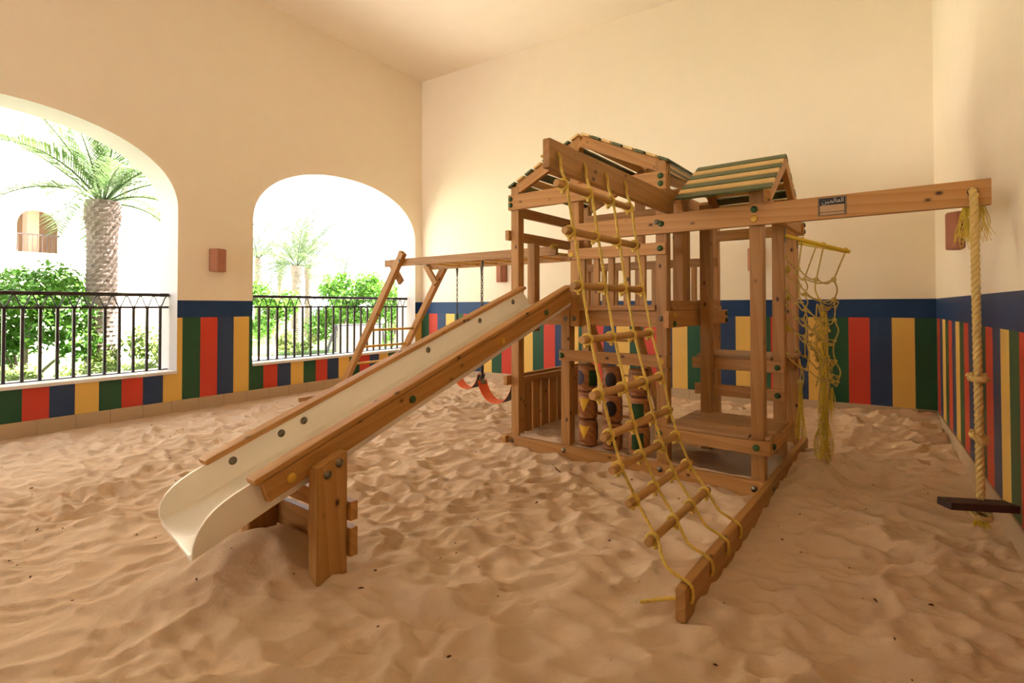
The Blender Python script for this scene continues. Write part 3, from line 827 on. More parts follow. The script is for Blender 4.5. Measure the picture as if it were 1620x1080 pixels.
timber('crossbar', (-3.05, 1.64, 0.01), (-2.262, 1.64, 0.01), 0.045, 0.145, sl)
def side_cap(me, y, dz, nm='bolt_cap'): put(nm, me, T(-2.388 + 0.0225, y, zfl(y) + dz) @ TO_RIGHT, sl)
side_cap(cap_y, 1.36, 0.10); side_cap(cap_y, 2.98, 0.10); side_cap(cap_g, 2.12, 0.10); side_cap(cap_g, 3.55, 0.10)
for y in (1.33, 1.60, 1.74, 2.75, 3.34, 3.80):
    put('bolt', bolt_s, T(-2.895, y, zfl(y) + 0.105) @ TO_RIGHT, sl)

# ---- monkey bars with leaning end frame
mb = put('monkey_bars', None, T(-4.4, 5.0, 1.7), FR)
YB1, YB2 = 4.62, 5.36
bmf = timber('beam', (-5.72, YB1 + 0.0225, 1.782), (-2.955, YB1 + 0.0225, 1.782), 0.045, 0.095, mb)
timber('beam', (-5.72, YB2 + 0.0225, 1.782), (-3.0, YB2 + 0.0225, 1.782), 0.045, 0.095, mb)
def dowel(name, a, b, r, mat, parent, n=12):
    a, b = Vector(a), Vector(b); k = ('dowel', round((b - a).length, 3), r, mat.name)
    if k not in _cache:
        L = (b - a).length
        me = lathe([(r * 0.8, -L / 2), (r, -L / 2 + 0.004), (r, L / 2 - 0.004), (r * 0.8, L / 2)], n)
        me.transform(Matrix.Rotation(pi / 2, 4, 'Y')); me.materials.append(mat); _cache[k] = me
    return put(name, _cache[k], frame_m((a + b) / 2, b - a), parent)
for i in range(7):
    x = -5.02 + 0.33 * i
    dowel('rung', (x, YB1 + 0.03, 1.765), (x, YB2 + 0.02, 1.765), 0.015, M_RUNGY, mb)
V, Fc = [], []
for dx in (-0.03, -0.012, 0.006):
    tube_geo(spline([(-2.985 + dx, YB1 - 0.006, 1.80), (-2.985 + dx, YB1 - 0.004, 1.836), (-2.98 + dx, YB1 + 0.022, 1.842), (-2.975 + dx, YB1 + 0.05, 1.836), (-2.975 + dx, YB1 + 0.051, 1.79)], 5), 0.009, 6, V, Fc)
me = mesh_from('rope_wrap', V, Fc, True); me.materials.append(M_ROPE); put('rope_wrap', me, T(0, 0, 0), mb)
lean = Vector((-5.32 + 6.78, 0, 1.93 + 0.16)).normalized()
for y in (YB1 - 0.035, YB2 + 0.08):
    a = Vector((-5.30, y, 1.905)); b = a - lean * 2.60
    put('end_leg', box_mesh(2.60, 0.07, 0.09, 0.006, 2, M_WOOD), frame_m((a + b) / 2, a - b), mb)
    yb = y + (0.1025 if y < 5 else -0.1025)
    timber('brace', (-5.68, yb, 1.815), (-5.455, yb, 1.52), 0.045, 0.09, mb)
    put('bolt', bolt_s, T(-5.335, y - 0.035, 1.80) @ TO_FRONT, mb); put('bolt', bolt_s, T(-5.63, yb - 0.0225, 1.80) @ TO_FRONT, mb)
for z in (0.87, 0.63, 0.38, 0.13):
    x = -5.30 - lean.x / lean.z * (1.905 - z)
    dowel('rung', (x, YB1 - 0.03, z), (x, YB2 + 0.08, z), 0.017, M_RUNGY, mb)
timber('foot_board', (-6.98, 4.12, -0.165), (-6.98, 5.7, -0.165), 0.045, 0.12, mb)

# ---- sign plate on the cantilever beam
sg = put('sign_plate', box_mesh(0.160, 0.122, 0.004, 0.0015, 1, M_SIGNK, 'sg'), T(-0.413, YF0 - 0.001, 1.850) @ TO_FRONT, FR)
SGM = T(-0.413, YF0 - 0.0036, 1.850) @ TO_FRONT
def flat(name, x0, x1, y0, y1, mat, dz=0.0):
    put(name, box_mesh(x1 - x0, y1 - y0, 0.0012, 0, 1, mat), SGM @ T((x0 + x1) / 2, (y0 + y1) / 2, dz), sg)
for (x0, x1, y0, y1) in ((-0.077, 0.077, 0.0555, 0.058), (-0.077, 0.077, -0.058, -0.0555), (-0.077, -0.0745, -0.058, 0.058), (0.0745, 0.077, -0.058, 0.058)):
    flat('plate_border', x0, x1, y0, y1, M_PLATE)
flat('plate_panel', -0.069, 0.069, -0.036, 0.008, M_PLATE)
flat('plate_strip', -0.069, 0.069, -0.053, -0.040, M_PLATE)
tcu = bpy.data.curves.new('sign_text', 'FONT')
tcu.body = '\ufe8d\ufedf\ufecc\ufe8e\ufedf\ufee4\ufef4\ufee6'[::-1]
tcu.align_x = 'CENTER'; tcu.size = 0.041; tcu.space_character = 0.94; tcu.offset = -0.0006; tcu.extrude = 0.0005
tcu.materials.append(M_SIGNW)
_tmp = bpy.data.objects.new('tmp', tcu); COL.objects.link(_tmp); bpy.context.view_layer.update()
_dg = bpy.context.evaluated_depsgraph_get(); let_me = bpy.data.meshes.new_from_object(_tmp.evaluated_get(_dg))
bpy.data.objects.remove(_tmp); let_me.materials.clear(); let_me.materials.append(M_SIGNW)
put('lettering', let_me, SGM @ T(0.004, 0.022, 0.0008), sg)

# ------------------------------------------------------------------ rope ladder
RL = put('rope_ladder', None, T(-1.2, 2.8, -0.05), label='yellow rope ladder with nine wooden rungs slanting from the high beam to the base board', cat='rope ladder')
RUNGS = [(-1.463, 2.292, 1.840), (-1.444, 2.340, 1.598), (-1.427, 2.394, 1.308), (-1.357, 2.364, 1.026), (-1.254, 2.285, 0.760),
         (-1.244, 2.378, 0.540), (-1.184, 2.352, 0.392), (-1.157, 2.480, 0.196), (-1.014, 2.385, 0.074)]
RL_L = 0.92
ROPE_OFF = (0.066, 0.335, 0.605, 0.865)
rung_me = lathe([(0.018, 0), (0.021, 0.004), (0.021, RL_L - 0.004), (0.018, RL_L)], 16)
rung_me.transform(Matrix.Rotation(pi / 2, 4, 'Y')); rung_me.materials.append(M_DOWEL)
V, Fc = [], []
for dx, tl in ((-0.011, 0.12), (0.007, -0.16)):
    torus_geo(0.0265, 0.0075, 16, 6, V, Fc, T(dx, 0, 0) @ Matrix.Rotation(tl, 4, 'Z') @ Matrix.Rotation(pi / 2, 4, 'Y'))
tube_geo([Vector((-0.012, -0.012, -0.036)), Vector((-0.004, -0.002, -0.042)), Vector((0.008, 0.008, -0.036))], 0.009, 6, V, Fc)
knot_me = mesh_from('knot', V, Fc, True); knot_me.materials.append(M_ROPE)
for (x, y, z) in RUNGS:
    M = frame_m((x, y, z), (0, 1, 0))
    rg = put('rung', rung_me, M, RL)
    for o in ROPE_OFF: put('knot', knot_me, M @ T(o + random.uniform(-.006, .006), 0, 0) @ Matrix.Rotation(random.uniform(-.5, .5), 4, 'X'), rg)
HOLES = (2.356, 2.632, 2.896, 3.162); FEET = (2.333, 2.624, 2.896, 3.148)
for k, o in enumerate(ROPE_OFF):
    pts = [Vector((-1.60, HOLES[k], 2.015)), Vector((-1.51, HOLES[k], 2.018)), Vector((-1.484, HOLES[k], 2.00)), Vector((-1.474, HOLES[k] * 0.8 + 0.2 * (RUNGS[0][1] + o), 1.93))]
    for i, (x, y, z) in enumerate(RUNGS):
        s = 0.022 if i % 2 == 0 else 0.018
        pts.append(Vector((x + s, y + o, z)))
    pts += [Vector((-0.90, FEET[k] - 0.006, 0.022)), Vector((-0.822, FEET[k], -0.016)), Vector((-0.788, FEET[k] - 0.002, -0.040)), Vector((-0.784, FEET[k] - 0.004, -0.095)), Vector((-0.80, FEET[k], -0.105))]
    pts = spline(pts[:4], 5) + pts[4:-5] + spline(pts[-6:], 5)[1:]
    V, Fc = twist_rope(pts, 0.0088, 0.045, 5)
    # loose tail on the inner side of the base board
    if k == 0:
        twist_rope(spline([(-0.83, 2.325, -0.10), (-0.87, 2.315, -0.105), (-0.95, 2.29, -0.13), (-1.0, 2.265, -0.145)], 5), 0.0095, 0.045, 5, 3, V, Fc)
    me = mesh_from('rope', V, Fc, True); me.materials.append(M_ROPE)
    rp = put('rope', me, T(0, 0, 0), RL)
    # stub and knot above / behind the beam
    V, Fc = torus_geo(0.012, 0.009, 10, 6)
    torus_geo(0.010, 0.009, 10, 6, V, Fc, T(0.004, 0.004, 0.004) @ Matrix.Rotation(1.3, 4, 'X'))
    for q in range(9):
        a = random.uniform(0, 6.28); tube_geo([Vector((0, 0, -0.005)), Vector((0.006 * cos(a), 0.006 * sin(a), -0.03)), Vector((0.014 * cos(a), 0.014 * sin(a), -0.055))], 0.0025, 4, V, Fc)
    me = mesh_from('end_knot', V, Fc, True); me.materials.append(M_ROPE)
    put('end_knot', me, T(-1.556, HOLES[k], 2.005), RL)
V, Fc = [], []
for q in range(26):
    a = random.uniform(0, 6.28); r = random.uniform(0.2, 1)
    tube_geo([Vector((0, 0, 0)), Vector((-0.012, 0.008 * r * cos(a), 0.008 * r * sin(a))), Vector((-0.026, 0.013 * r * cos(a), 0.013 * r * sin(a)))], 0.0022, 4, V, Fc)
me = mesh_from('frayed_tip', V, Fc, True); me.materials.append(simple('pale_rope_end', (0.72, 0.58, 0.36), 0.8, 0.1))
put('frayed_tip', me, T(-0.995, 2.268, -0.142) @ Matrix.Rotation(0.3, 4, 'Z'), RL)

# ------------------------------------------------------------------ rope swing at the end of the cantilever beam
RSW = put('rope_swing', None, T(0.30, 3.95, 0.05), label='thick knotted rope swing with dark bar seat hanging from the long beam end', cat='rope swing')
xh, yr = 0.277, 3.938
pts = [(xh, 4.07, 1.848), (xh, 3.99, 1.856), (xh, 3.955, 1.85), (xh + 0.002, 3.935, 1.80)] + [(xh + 0.002 + 0.010 * t, yr, 1.80 - t * 1.68) for t in (0.2, 0.4, 0.6, 0.8, 1.0)]
V, Fc = twist_rope(spline(pts, 10), 0.0215, 0.105, 8)
me = mesh_from('rope', V, Fc, True); me.materials.append(M_THICK); put('rope', me, T(0, 0, 0), RSW)
def big_knot(z, tilt):
    pts = []
    for i in range(33):
        t = i / 32 * 2 * pi * 1.55
        pts.append((0.031 * cos(t), 0.029 * sin(t), 0.020 * sin(t * 0.65 + 0.5) + 0.026 * (i / 32 - 0.5)))
    V, Fc = twist_rope(pts, 0.020, 0.10, 7)
    me = mesh_from('knot', V, Fc, True); me.materials.append(M_THICK)
    put('knot', me, T(xh + 0.008, yr, z) @ Matrix.Rotation(tilt, 4, 'Y'), RSW)
big_knot(0.795, -0.28); big_knot(0.462, 0.3)
SD = Vector((0.79, 0.61, 0.0)).normalized()
sc_ = Vector((xh, yr, 0.085))
put('seat_bar', box_mesh(0.385, 0.10, 0.042, 0.006, 2, M_SEAT), frame_m(sc_ + Vector((0.0, 0, -0.002)), SD + Vector((0, 0, -0.06))), RSW)
hole = lathe([(0.0245, 0), (0.0245, 0.0015)], 20); hole.materials.append(M_DARK)  # dark disc on the beam face paints the shade in the rope's hole
put('rope_hole_disc', hole, T(xh, YF0 - 0.0006, 1.852) @ TO_FRONT, RSW)
big_pts = [(0.038 * cos(t * 0.55), 0.034 * sin(t * 0.55), 0.012 * sin(t * 0.4)) for t in range(20)]
V, Fc = twist_rope(big_pts, 0.017, 0.09, 6)
me = mesh_from('end_knot', V, Fc, True); me.materials.append(M_THICK); put('end_knot', me, T(xh + 0.014, yr, 0.03) @ Matrix.Rotation(0.2, 4, 'X'), RSW)
def tassel(name, M, parent, n, length, spread, mat, r=0.0016, wob=0.01):
    V, Fc = [], []
    for q in range(n):
        a = random.uniform(0, 6.28); s = spread * sqrt(random.random()); L = length * random.uniform(0.7, 1.0)
        dx, dy = s * cos(a), s * sin(a); pts = []
        ph = random.uniform(0, 6)
        for i in range(7):
            t = i / 6; pts.append(Vector((dx * t ** 0.8 * (1 if t > 0 else 0.3) + wob * sin(ph + 5 * t) * t + 0.25 * dx, dy * t ** 0.8 + wob * cos(ph + 4 * t) * t + 0.25 * dy, -L * t)))
        tube_geo(pts, r, 4, V, Fc, cap=False)
    me = mesh_from(name, V, Fc, True); me.materials.append(mat)
    return put(name, me, M, parent)
tassel('tassel', T(xh - 0.022, 4.040, 1.80), RSW, 60, 0.27, 0.045, M_FRAY, 0.0013, 0.014)
tassel('tassel', T(xh + 0.045, 4.045, 1.80), RSW, 26, 0.24, 0.04, M_FRAY, 0.0013, 0.02)
tassel('tassel', T(xh + 0.012, yr, 0.03), RSW, 70, 0.07, 0.035, M_FRAY)

# ------------------------------------------------------------------ belt swings under the monkey bars
def chain_mesh(L):
    V, Fc = [], []; n = int(L / 0.034)
    for i in range(n):
        M = T(0, 0, -0.017 - i * 0.034) @ Matrix.Rotation((i % 2) * pi / 2 + 0.4, 4, 'Z') @ Matrix.Rotation(pi / 2, 4, 'X') @ Matrix.Diagonal((0.62, 1.15, 1, 1))
        torus_geo(0.017, 0.0055, 10, 5, V, Fc, M)
    me = mesh_from('chain', V, Fc, True); me.materials.append(M_CHAIN); return me
def belt_swing(x0, x1, yb, zend, zlow, label):
    yc = yb + 0.0225; xc = (x0 + x1) / 2
    root = put('belt_swing', None, T(xc, yc, zlow), label=label, cat='swing', group='belt swings under the monkey bars')
    n = 16; V = []; Fc = []
    for i in range(n + 1):
        t = i / n * 2 - 1; x = xc + (x1 - x0) / 2 * (sin(t * 1.25) / sin(1.25)); z = zlow + (zend - zlow) * abs(t) ** 2.1
        for w in (-0.08, 0.08):
            V.append((x, yc + w, z))
        for w in (0.08, -0.08): V.append((x, yc + w, z - 0.010))
    for i in range(n):
        b = i * 4
        for k in range(4): Fc.append((b + k, b + (k + 1) % 4, b + 4 + (k + 1) % 4, b + 4 + k))
    Fc.append((0, 1, 2, 3)); Fc.append((n * 4 + 3, n * 4 + 2, n * 4 + 1, n * 4))
    me = mesh_from('seat', V, Fc); bm = bmesh.new(); bm.from_mesh(me); me = bm_mesh('seat', bm)
    me.materials.append(M_ORANGE); me.materials.append(M_BLACKR)
    for p in me.polygons: p.material_index = 1 if p.normal.z < -0.12 or (abs(p.normal.z) < 0.0) else 0
    put('seat', me, T(0, 0, 0), root)
    for x, sgn in ((x0, 1), (x1, -1)):
        ztop = 1.735; Lc = 0.62
        put('chain', chain_mesh(Lc), T(x, yc, ztop - 0.05), root, kind='stuff')
        V2, F2 = tube_geo([Vector((x, yc, ztop + 0.002)), Vector((x, yc, ztop - 0.03)), Vector((x, yc, ztop - 0.11))], [0.018, 0.016, 0.010], 8)
        m2 = mesh_from('hanger', V2, F2, True); m2.materials.append(M_CHAIN); put('hanger', m2, T(0, 0, 0), root)
        V2, F2 = tube_geo([Vector((x, yc, ztop - 0.05 - Lc + 0.03)), Vector((x, yc, 1.0)), Vector((x, yc, zend + 0.13)), Vector((x, yc, zend + 0.06))], [0.016, 0.018, 0.018, 0.014], 8)
        m2 = mesh_from('chain_sleeve', V2, F2, True); m2.materials.append(M_BLACKR); put('chain_sleeve', m2, T(0, 0, 0), root)
        V2, F2 = torus_geo(0.05, 0.0045, 3, 5, M=T(x, yc, zend + 0.04) @ Matrix.Rotation(pi / 2, 4, 'Y') @ Matrix.Rotation(pi, 4, 'Z') @ Matrix.Diagonal((1, 1.2, 1, 1)))
        m2 = mesh_from('bracket_ring', V2, F2, True); m2.materials.append(M_STEEL); put('bracket_ring', m2, T(0, 0, 0), root)
        put('bracket', box_mesh(0.05, 0.10, 0.006, 0.002, 1, M_STEEL, 'br'), T(x + sgn * 0.020, yc, zend - 0.022 + 0.004) @ Matrix.Rotation(sgn * 1.05, 4, 'Y'), root)
belt_swing(-3.985, -3.50, YB1, 0.345, 0.120, 'orange belt swing on black sleeved chains nearer the slide')
belt_swing(-5.085, -4.635, YB2, 0.29, 0.085, 'orange belt swing on the far beam, half hidden behind the slide rail')

# ------------------------------------------------------------------ torn climbing net between the two posts
NT = put('climbing_net', None, T(-0.7, 5.1, 0.3), label='torn yellow rope climbing net with two yellow bars tied to the outer posts', cat='climbing net')
TIP = Vector((-0.423, 5.10, 1.648))
for y in (4.815, 5.425):
    a = Vector((-0.84, y, 1.782)); dowel('bar', a, TIP + (TIP - a).normalized() * 0.015, 0.0165, M_BARY, NT, 14)
    put('bar_plate', box_mesh(0.11, 0.06, 0.004, 0.001, 1, M_STEEL, 'bp'), T(-0.838, y, 1.78) @ TO_RIGHT, NT)
kn_v, kn_f = torus_geo(0.010, 0.0085, 8, 5); torus_geo(0.010, 0.008, 8, 5, kn_v, kn_f, Matrix.Rotation(1.4, 4, 'X')); torus_geo(0.009, 0.008, 8, 5, kn_v, kn_f, Matrix.Rotation(1.5, 4, 'Y'))
netknot = mesh_from('knot', kn_v, kn_f, True); netknot.materials.append(M_ROPE2)
def net_rope(pts, r=0.0058, mat=M_ROPE2):
    V, Fc = tube_geo(spline(pts, 6), r, 6); me = mesh_from('net_rope', V, Fc, True); me.materials.append(mat)
    return put('net_rope', me, T(0, 0, 0), NT)
def net_knot(p, s=1.0): put('knot', netknot, T(p) @ Matrix.Rotation(random.uniform(0, 3), 4, 'X') @ Matrix.Scale(s, 4), NT)
HE1 = [1.616, 1.480, 1.345, 1.209, 1.074, 0.803]; HE2 = [1.50, 1.362, 1.225, 1.085, 0.945, 0.81]
def V3(x, y, z): return Vector((x, y, z))
# nodes of the sagging net: row j, column i (0 at near post, 4 at far post), gathered towards the middle further down
rows = []
for j in range(6):
    g = min(1.0, 0.15 + 0.2 * j)             # gathering
    z1, z2 = HE1[j], HE2[j]
    mid = V3(-0.62 + 0.02 * j, 5.10, 1.40 - 0.17 * j)
    r = [V3(-0.845, 4.80, z1), V3(-0.76 + 0.01 * j, 4.93 + 0.03 * g, z1 - 0.10 - 0.03 * g), mid + V3(-0.02, -0.08 * (1 - g) - 0.02, 0.02), mid + V3(0.09 * (1 - g) + 0.015, 0.05 * (1 - g), 0.02), V3(-0.77, 5.30, z2 - 0.06), V3(-0.845, 5.41, z2)]
    rows.append(r)
for j, r in enumerate(rows):
    net_rope([r[0], r[0].lerp(r[1], 0.55) + V3(0.012, 0, -0.03), r[1]])
    for a, b in zip(r[1:], r[2:]): net_rope([a, a.lerp(b, 0.5) + V3(0.01, 0, -0.035), b])
    for p in r[1:5]: net_knot(p, random.uniform(0.9, 1.2))
    net_knot(r[0] + V3(0.02, 0, 0) if j % 2 else r[0] + V3(0.012, 0.04, 0.0), 0.8)
    net_knot(V3(-0.85, 5.375, HE2[j]), 0.9)
for i in range(1, 5):
    top = V3(-0.84, 4.815, 1.782).lerp(TIP, {1: 0.28, 2: 0.62, 3: 0.97, 4: 0.3}[i]) if i != 4 else V3(-0.84, 5.425, 1.782).lerp(TIP, 0.4)
    net_rope([top, top.lerp(rows[0][i], 0.5), rows[0][i]]); net_knot(top + V3(0, 0, 0.012), 0.9)
    for j in range(5):
        a, b = rows[j][i], rows[j + 1][i]
        net_rope([a, a.lerp(b, 0.5) + V3(random.uniform(-.02, .03), random.uniform(-.02, .02), 0), b])
# loops and tangles in the lower middle
for q in range(34):
    z = random.uniform(0.52, 1.22); c = V3(-0.60 + random.gauss(0, 0.03), 5.10 + random.gauss(0, 0.03), z)
    P = [c + V3(random.gauss(0, .03), random.gauss(0, .035), random.gauss(0, .06)) for _ in range(4)]
    net_rope(P, random.uniform(0.0045, 0.0062))
    if q % 2: net_knot(P[1], random.uniform(0.9, 1.25))
for q in range(5):
    P = [V3(-0.60 + random.gauss(0, .018), 5.08 + random.gauss(0, .018), 1.15 - k * 0.14) for k in range(5)]
    net_rope(P, 0.0055, M_FRAY)
# hanging strands with frayed ends
def strand(x, y, z0, z1, r=0.006):
    net_rope([V3(x, y, z0), V3(x + .012, y - .008, z0 * .67 + z1 * .33), V3(x - .008, y + .01, z0 * .33 + z1 * .67), V3(x, y, z1)], r)
strand(-0.76, 4.95, 0.76, 0.40); strand(-0.745, 4.965, 0.70, 0.36); net_knot(V3(-0.755, 4.955, 0.56), 1.5)
tassel('frayed_end', T(-0.752, 4.955, 0.54), NT, 26, 0.46, 0.03, M_FRAY, 0.0018, 0.012)
strand(-0.60, 5.08, 0.62, 0.30, 0.009); strand(-0.575, 5.10, 0.66, 0.24, 0.007); strand(-0.63, 5.06, 0.7, 0.3, 0.005)
tassel('frayed_end', T(-0.60, 5.06, 0.56), NT, 30, 0.34, 0.04, M_FRAY, 0.0019, 0.02)
tassel('frayed_end', T(-0.60, 5.04, 0.34), NT, 60, 0.46, 0.05, M_FRAY, 0.0017, 0.035)
tassel('frayed_end', T(-0.545, 5.12, 0.52), NT, 26, 0.2, 0.02, M_FRAY, 0.0018, 0.01)
for z in (1.52, 1.28, 1.02):
    tassel('frayed_end', T(-0.835, 4.90, z + 0.02), NT, 30, 0.06, 0.02, M_FRAY, 0.0022, 0.004)

# ------------------------------------------------------------------ small litter on the sand
def litter():
    V, Fc = [], []
    for q in range(260):
        nx = random.uniform(NXL + 0.2, NXR - 0.2); ny = random.uniform(0.3, 5.5); p = room_pt(nx, ny, 0); z = zsand(p.x, p.y)
        a = random.uniform(0, 3.1); L = random.choice((0.004, 0.005, 0.006, 0.008, 0.012)) * random.uniform(.6, 1.3); w = min(L * .5, 0.005)
        d = Vector((cos(a), sin(a), random.uniform(-.2, .2)))
        c = Vector((p.x, p.y, z + 0.002)); tube_geo([c - d * L, c + Vector((0, 0, .002)), c + d * L], [w * .4, w, w * .4], 5, V, Fc)
    me = mesh_from('litter', V, Fc); me.materials.append(simple('dry_leaf_bits', (0.12, 0.06, 0.03), 0.9, 0.1, 0.4, 30))
    put('plant_litter', me, T(0, 0, 0), label='scattered tiny dry leaf bits and twigs on the sand', cat='litter', kind='stuff')
litter()
tw = [Vector((-2.43, 3.74, 0)), Vector((-2.36, 3.70, 0)), Vector((-2.30, 3.655, 0))]
for p in tw: p.z = zsand(p.x, p.y) + 0.007
V, Fc = tube_geo(tw, [0.004, 0.006, 0.003], 6); me = mesh_from('twig', V, Fc, True); me.materials.append(simple('dry_twig_bark', (0.16, 0.08, 0.045), 0.9, 0.1, 0.3, 30))
put('twig', me, T(0, 0, 0), label='short dry twig lying on the sand in front of the tower base board', cat='twig')

# ------------------------------------------------------------------ outside
ZG = -0.30
def flat_patch(name, pts, z, mat, label, thick=0.04):
    bm = prism(pts, z - thick, z, 'xy'); me = bm_mesh(name, bm); me.materials.append(mat)
    o = put(name, me, ROOM, kind='structure'); o['label'] = label
flat_patch('ground_courtyard', [(-90, -60), (60, -60), (60, -6.55), (-7.95, -6.55), (-7.95, 90), (-90, 90)], ZG, M_PAVE, 'pale sunlit paving outside the arched openings', 0.2)
flat_patch('ground_planting', [(-23.5, -12), (-8.1, -12), (-8.1, 4.6), (-12.5, 6.0), (-23.5, 6.0)], ZG + 0.03, M_LAWN, 'planted bed in front of the courtyard building')
flat_patch('lawn', [(-60, 9.0), (-15.0, 9.0), (-12.2, 13.5), (-12.2, 60), (-60, 60)], ZG + 0.03, M_LAWN, 'sunlit lawn with palms')

# courtyard building across the way
BX = -24.0
bld = put('courtyard_building', None, ROOM @ T(BX, 5, ZG), label='cream courtyard building with an arched loggia seen past the palm trunk', cat='building')
def bbox(name, x0, x1, y0, y1, z0, z1, mat, parent=bld):
    me = box_mesh(x1 - x0, y1 - y0, z1 - z0, 0, 1, mat, name)
    return put(name, me, ROOM @ T((x0 + x1) / 2, (y0 + y1) / 2, (z0 + z1) / 2), parent)
def loggia_wall():
    # facade with one arched opening and its sides
    V, Fc = [], []; y0, y1, ya, yb, zs, zc, zt = -6, 10.9, 5.5, 6.72, 3.1, 4.35, 12
    arch = [(6.11 + 0.61 * math.copysign(abs(cos(t)) ** .9, cos(t)), zc - 0.35 + 0.62 * abs(sin(t)) ** .9) for t in [pi - pi * i / 20 for i in range(21)]]
    def P(s, z, d): V.append((BX - d, s, z)); return len(V) - 1
    def fq(sa, a0, a1, sb, b0, b1): Fc.append((P(sa, a0, 0), P(sb, b0, 0), P(sb, b1, 0), P(sa, a1, 0)))
    fq(y0, ZG, zt, ya, ZG, zt); fq(yb, ZG, zt, y1, ZG, zt); fq(ya, ZG, zs, yb, ZG, zs)
    for (a, za), (b, zb) in zip(arch, arch[1:]):
        fq(a, za, zt, b, zb, zt); Fc.append((P(a, za, 0), P(b, zb, 0), P(b, zb, .45), P(a, za, .45)))
    for s in (ya, yb): Fc.append((P(s, zs, 0), P(s, zc - .35, 0), P(s, zc - .35, .45), P(s, zs, .45)))
    Fc.append((P(ya, zs, 0), P(yb, zs, 0), P(yb, zs, .45), P(ya, zs, .45)))
    Fc.append((P(y1, ZG, 0), P(y1, zt, 0), P(y1, zt, 14), P(y1, ZG, 14))); Fc.append((P(y0, zt, 0), P(y1, zt, 0), P(y1, zt, 14), P(y0, zt, 14)))
    me = mesh_from('facade', V, Fc); me.materials.append(M_STUCCO); return put('facade', me, ROOM, bld)
loggia_wall()
M_STUCCO_SHADE = simple('shaded_stucco', (0.42, 0.30, 0.22), 0.9, 0.1, 0.05)  # darker stucco copy, shade of the loggia and window recesses put in its colour
bbox('loggia_back', BX - 2.1, BX - 2.0, 4.5, 8.0, 2.5, 5.2, M_STUCCO_SHADE)
bbox('loggia_floor', BX - 2.0, BX - 0.45, 4.5, 8.0, 2.9, 3.08, M_STUCCO_SHADE)
bbox('loggia_ceiling', BX - 2.0, BX - 0.45, 4.5, 8.0, 5.0, 5.2, M_STUCCO_SHADE)
bbox('loggia_pier', BX - 1.5, BX - 0.9, 6.0, 6.32, 3.08, 5.0, M_STUCCO_SHADE)
lr = bbox('loggia_railing', BX - 0.25, BX - 0.21, 5.5, 6.72, 3.72, 3.77, M_IRON)
for i in range(9): bbox('loggia_baluster', BX - 0.24, BX - 0.22, 5.58 + i * 0.13, 5.60 + i * 0.13, 3.1, 3.74, M_IRON, lr)
for (y0, y1, z0, z1) in ((5.58, 6.4, 6.6, 7.7), (7.55, 7.78, 2.5, 3.15), (8.62, 8.74, 2.3, 6.1)):
    w = bbox('window_recess', BX - 0.05, BX + 0.03, y0, y1, z0, z1, M_STUCCO_SHADE)
    bbox('shutter', BX + 0.03, BX + 0.06, y0 + 0.04, (y0 + y1) / 2, z0 + 0.04, z1 - 0.04, M_TERRA, w)

# palms
def frond_mesh(L, n, width, droop, mat, seed):
    rnd = random.Random(seed); V, Fc = [], []
    pts = []
    for i in range(13):
        t = i / 12; pts.append(Vector((L * t * (1 - 0.12 * t), 0, L * (0.55 * t - droop * t * t))))
    tube_geo(pts, [0.022 * (1 - 0.85 * i / 12) for i in range(13)], 5, V, Fc)
    for s in (-1, 1):
        for k in range(n):
            t = 0.12 + 0.87 * (k + rnd.random() * .5) / n; i = min(11, int(t * 12)); p = pts[i].lerp(pts[i + 1], t * 12 - i)
            tan = (pts[i + 1] - pts[i]).normalized()
            ll = width * (0.35 + 0.9 * sin(pi * min(1, t * 0.85 + 0.12))) * rnd.uniform(.85, 1.1)
            d = (tan * 0.75 + Vector((0, s * 0.72, 0.18 + rnd.uniform(-.1, .1)))).normalized()
            tip = p + d * ll + Vector((0, 0, -0.14 * ll)); m = p + d * ll * .5 + Vector((0, 0, .03 * ll)); wv = tan * 0.017 * (L / 2)
            b = len(V); V += [p - wv * .6, p + wv * .6, m + wv, tip, m - wv]; Fc += [(b, b + 1, b + 2, b + 4), (b + 4, b + 2, b + 3)]
    me = mesh_from('frond', V, Fc); me.materials.append(mat); return me
def palm(x, y, zcrown, rt, L, nf, nl, mat, label, seed, group='date palms in the garden', lean=0.0):
    rnd = random.Random(seed)
    root = put('date_palm', None, T(x, y, ZG), label=label, cat='palm', group=group)
    V, Fc = [], []; ns, nz = 26, int((zcrown - ZG) / 0.04)
    for j in range(nz + 1):
        t = j / nz; z = ZG + (zcrown - ZG) * t
        for k in range(ns):
            a = 2 * pi * k / ns; sc = ((k + (j // 2) % 2 * 1) % 2) * 0.09 + (j % 2) * 0.07
            bul = 1 + 0.22 * smooth01(np.array((t - 0.82) / 0.1)) * (1 - smooth01(np.array((t - 0.96) / 0.05)) * .4)
            r = rt * float(bul) * (0.93 + sc + rnd.uniform(-.03, .03)) * (1.05 - 0.1 * t)
            V.append((r * cos(a) + lean * t, r * sin(a), z - ZG))
    for j in range(nz):
        for k in range(ns): Fc.append((j * ns + k, j * ns + (k + 1) % ns, (j + 1) * ns + (k + 1) % ns, (j + 1) * ns + k))
    Fc.append(tuple(nz * ns + k for k in range(ns)))
    me = mesh_from('trunk', V, Fc); me.materials.append(M_TRUNK); put('trunk', me, T(x, y, ZG), root)
    kinds = [frond_mesh(L, nl, L * 0.22, d, mat, seed + i) for i, d in enumerate((0.25, 0.55, 0.85))]
    for i in range(nf):
        u = i / nf; el = rnd.uniform(-.1, .1) + 0.95 * (1 - u) - 0.25
        M = T(x + lean, y, zcrown - 0.05) @ Matrix.Rotation(i * 2.399 + rnd.uniform(-.2, .2), 4, 'Z') @ Matrix.Rotation(-el, 4, 'Y') @ Matrix.Scale(rnd.uniform(.85, 1.1), 4)
        put('frond', kinds[0 if u < .4 else 1 if u < .75 else 2], M, root)
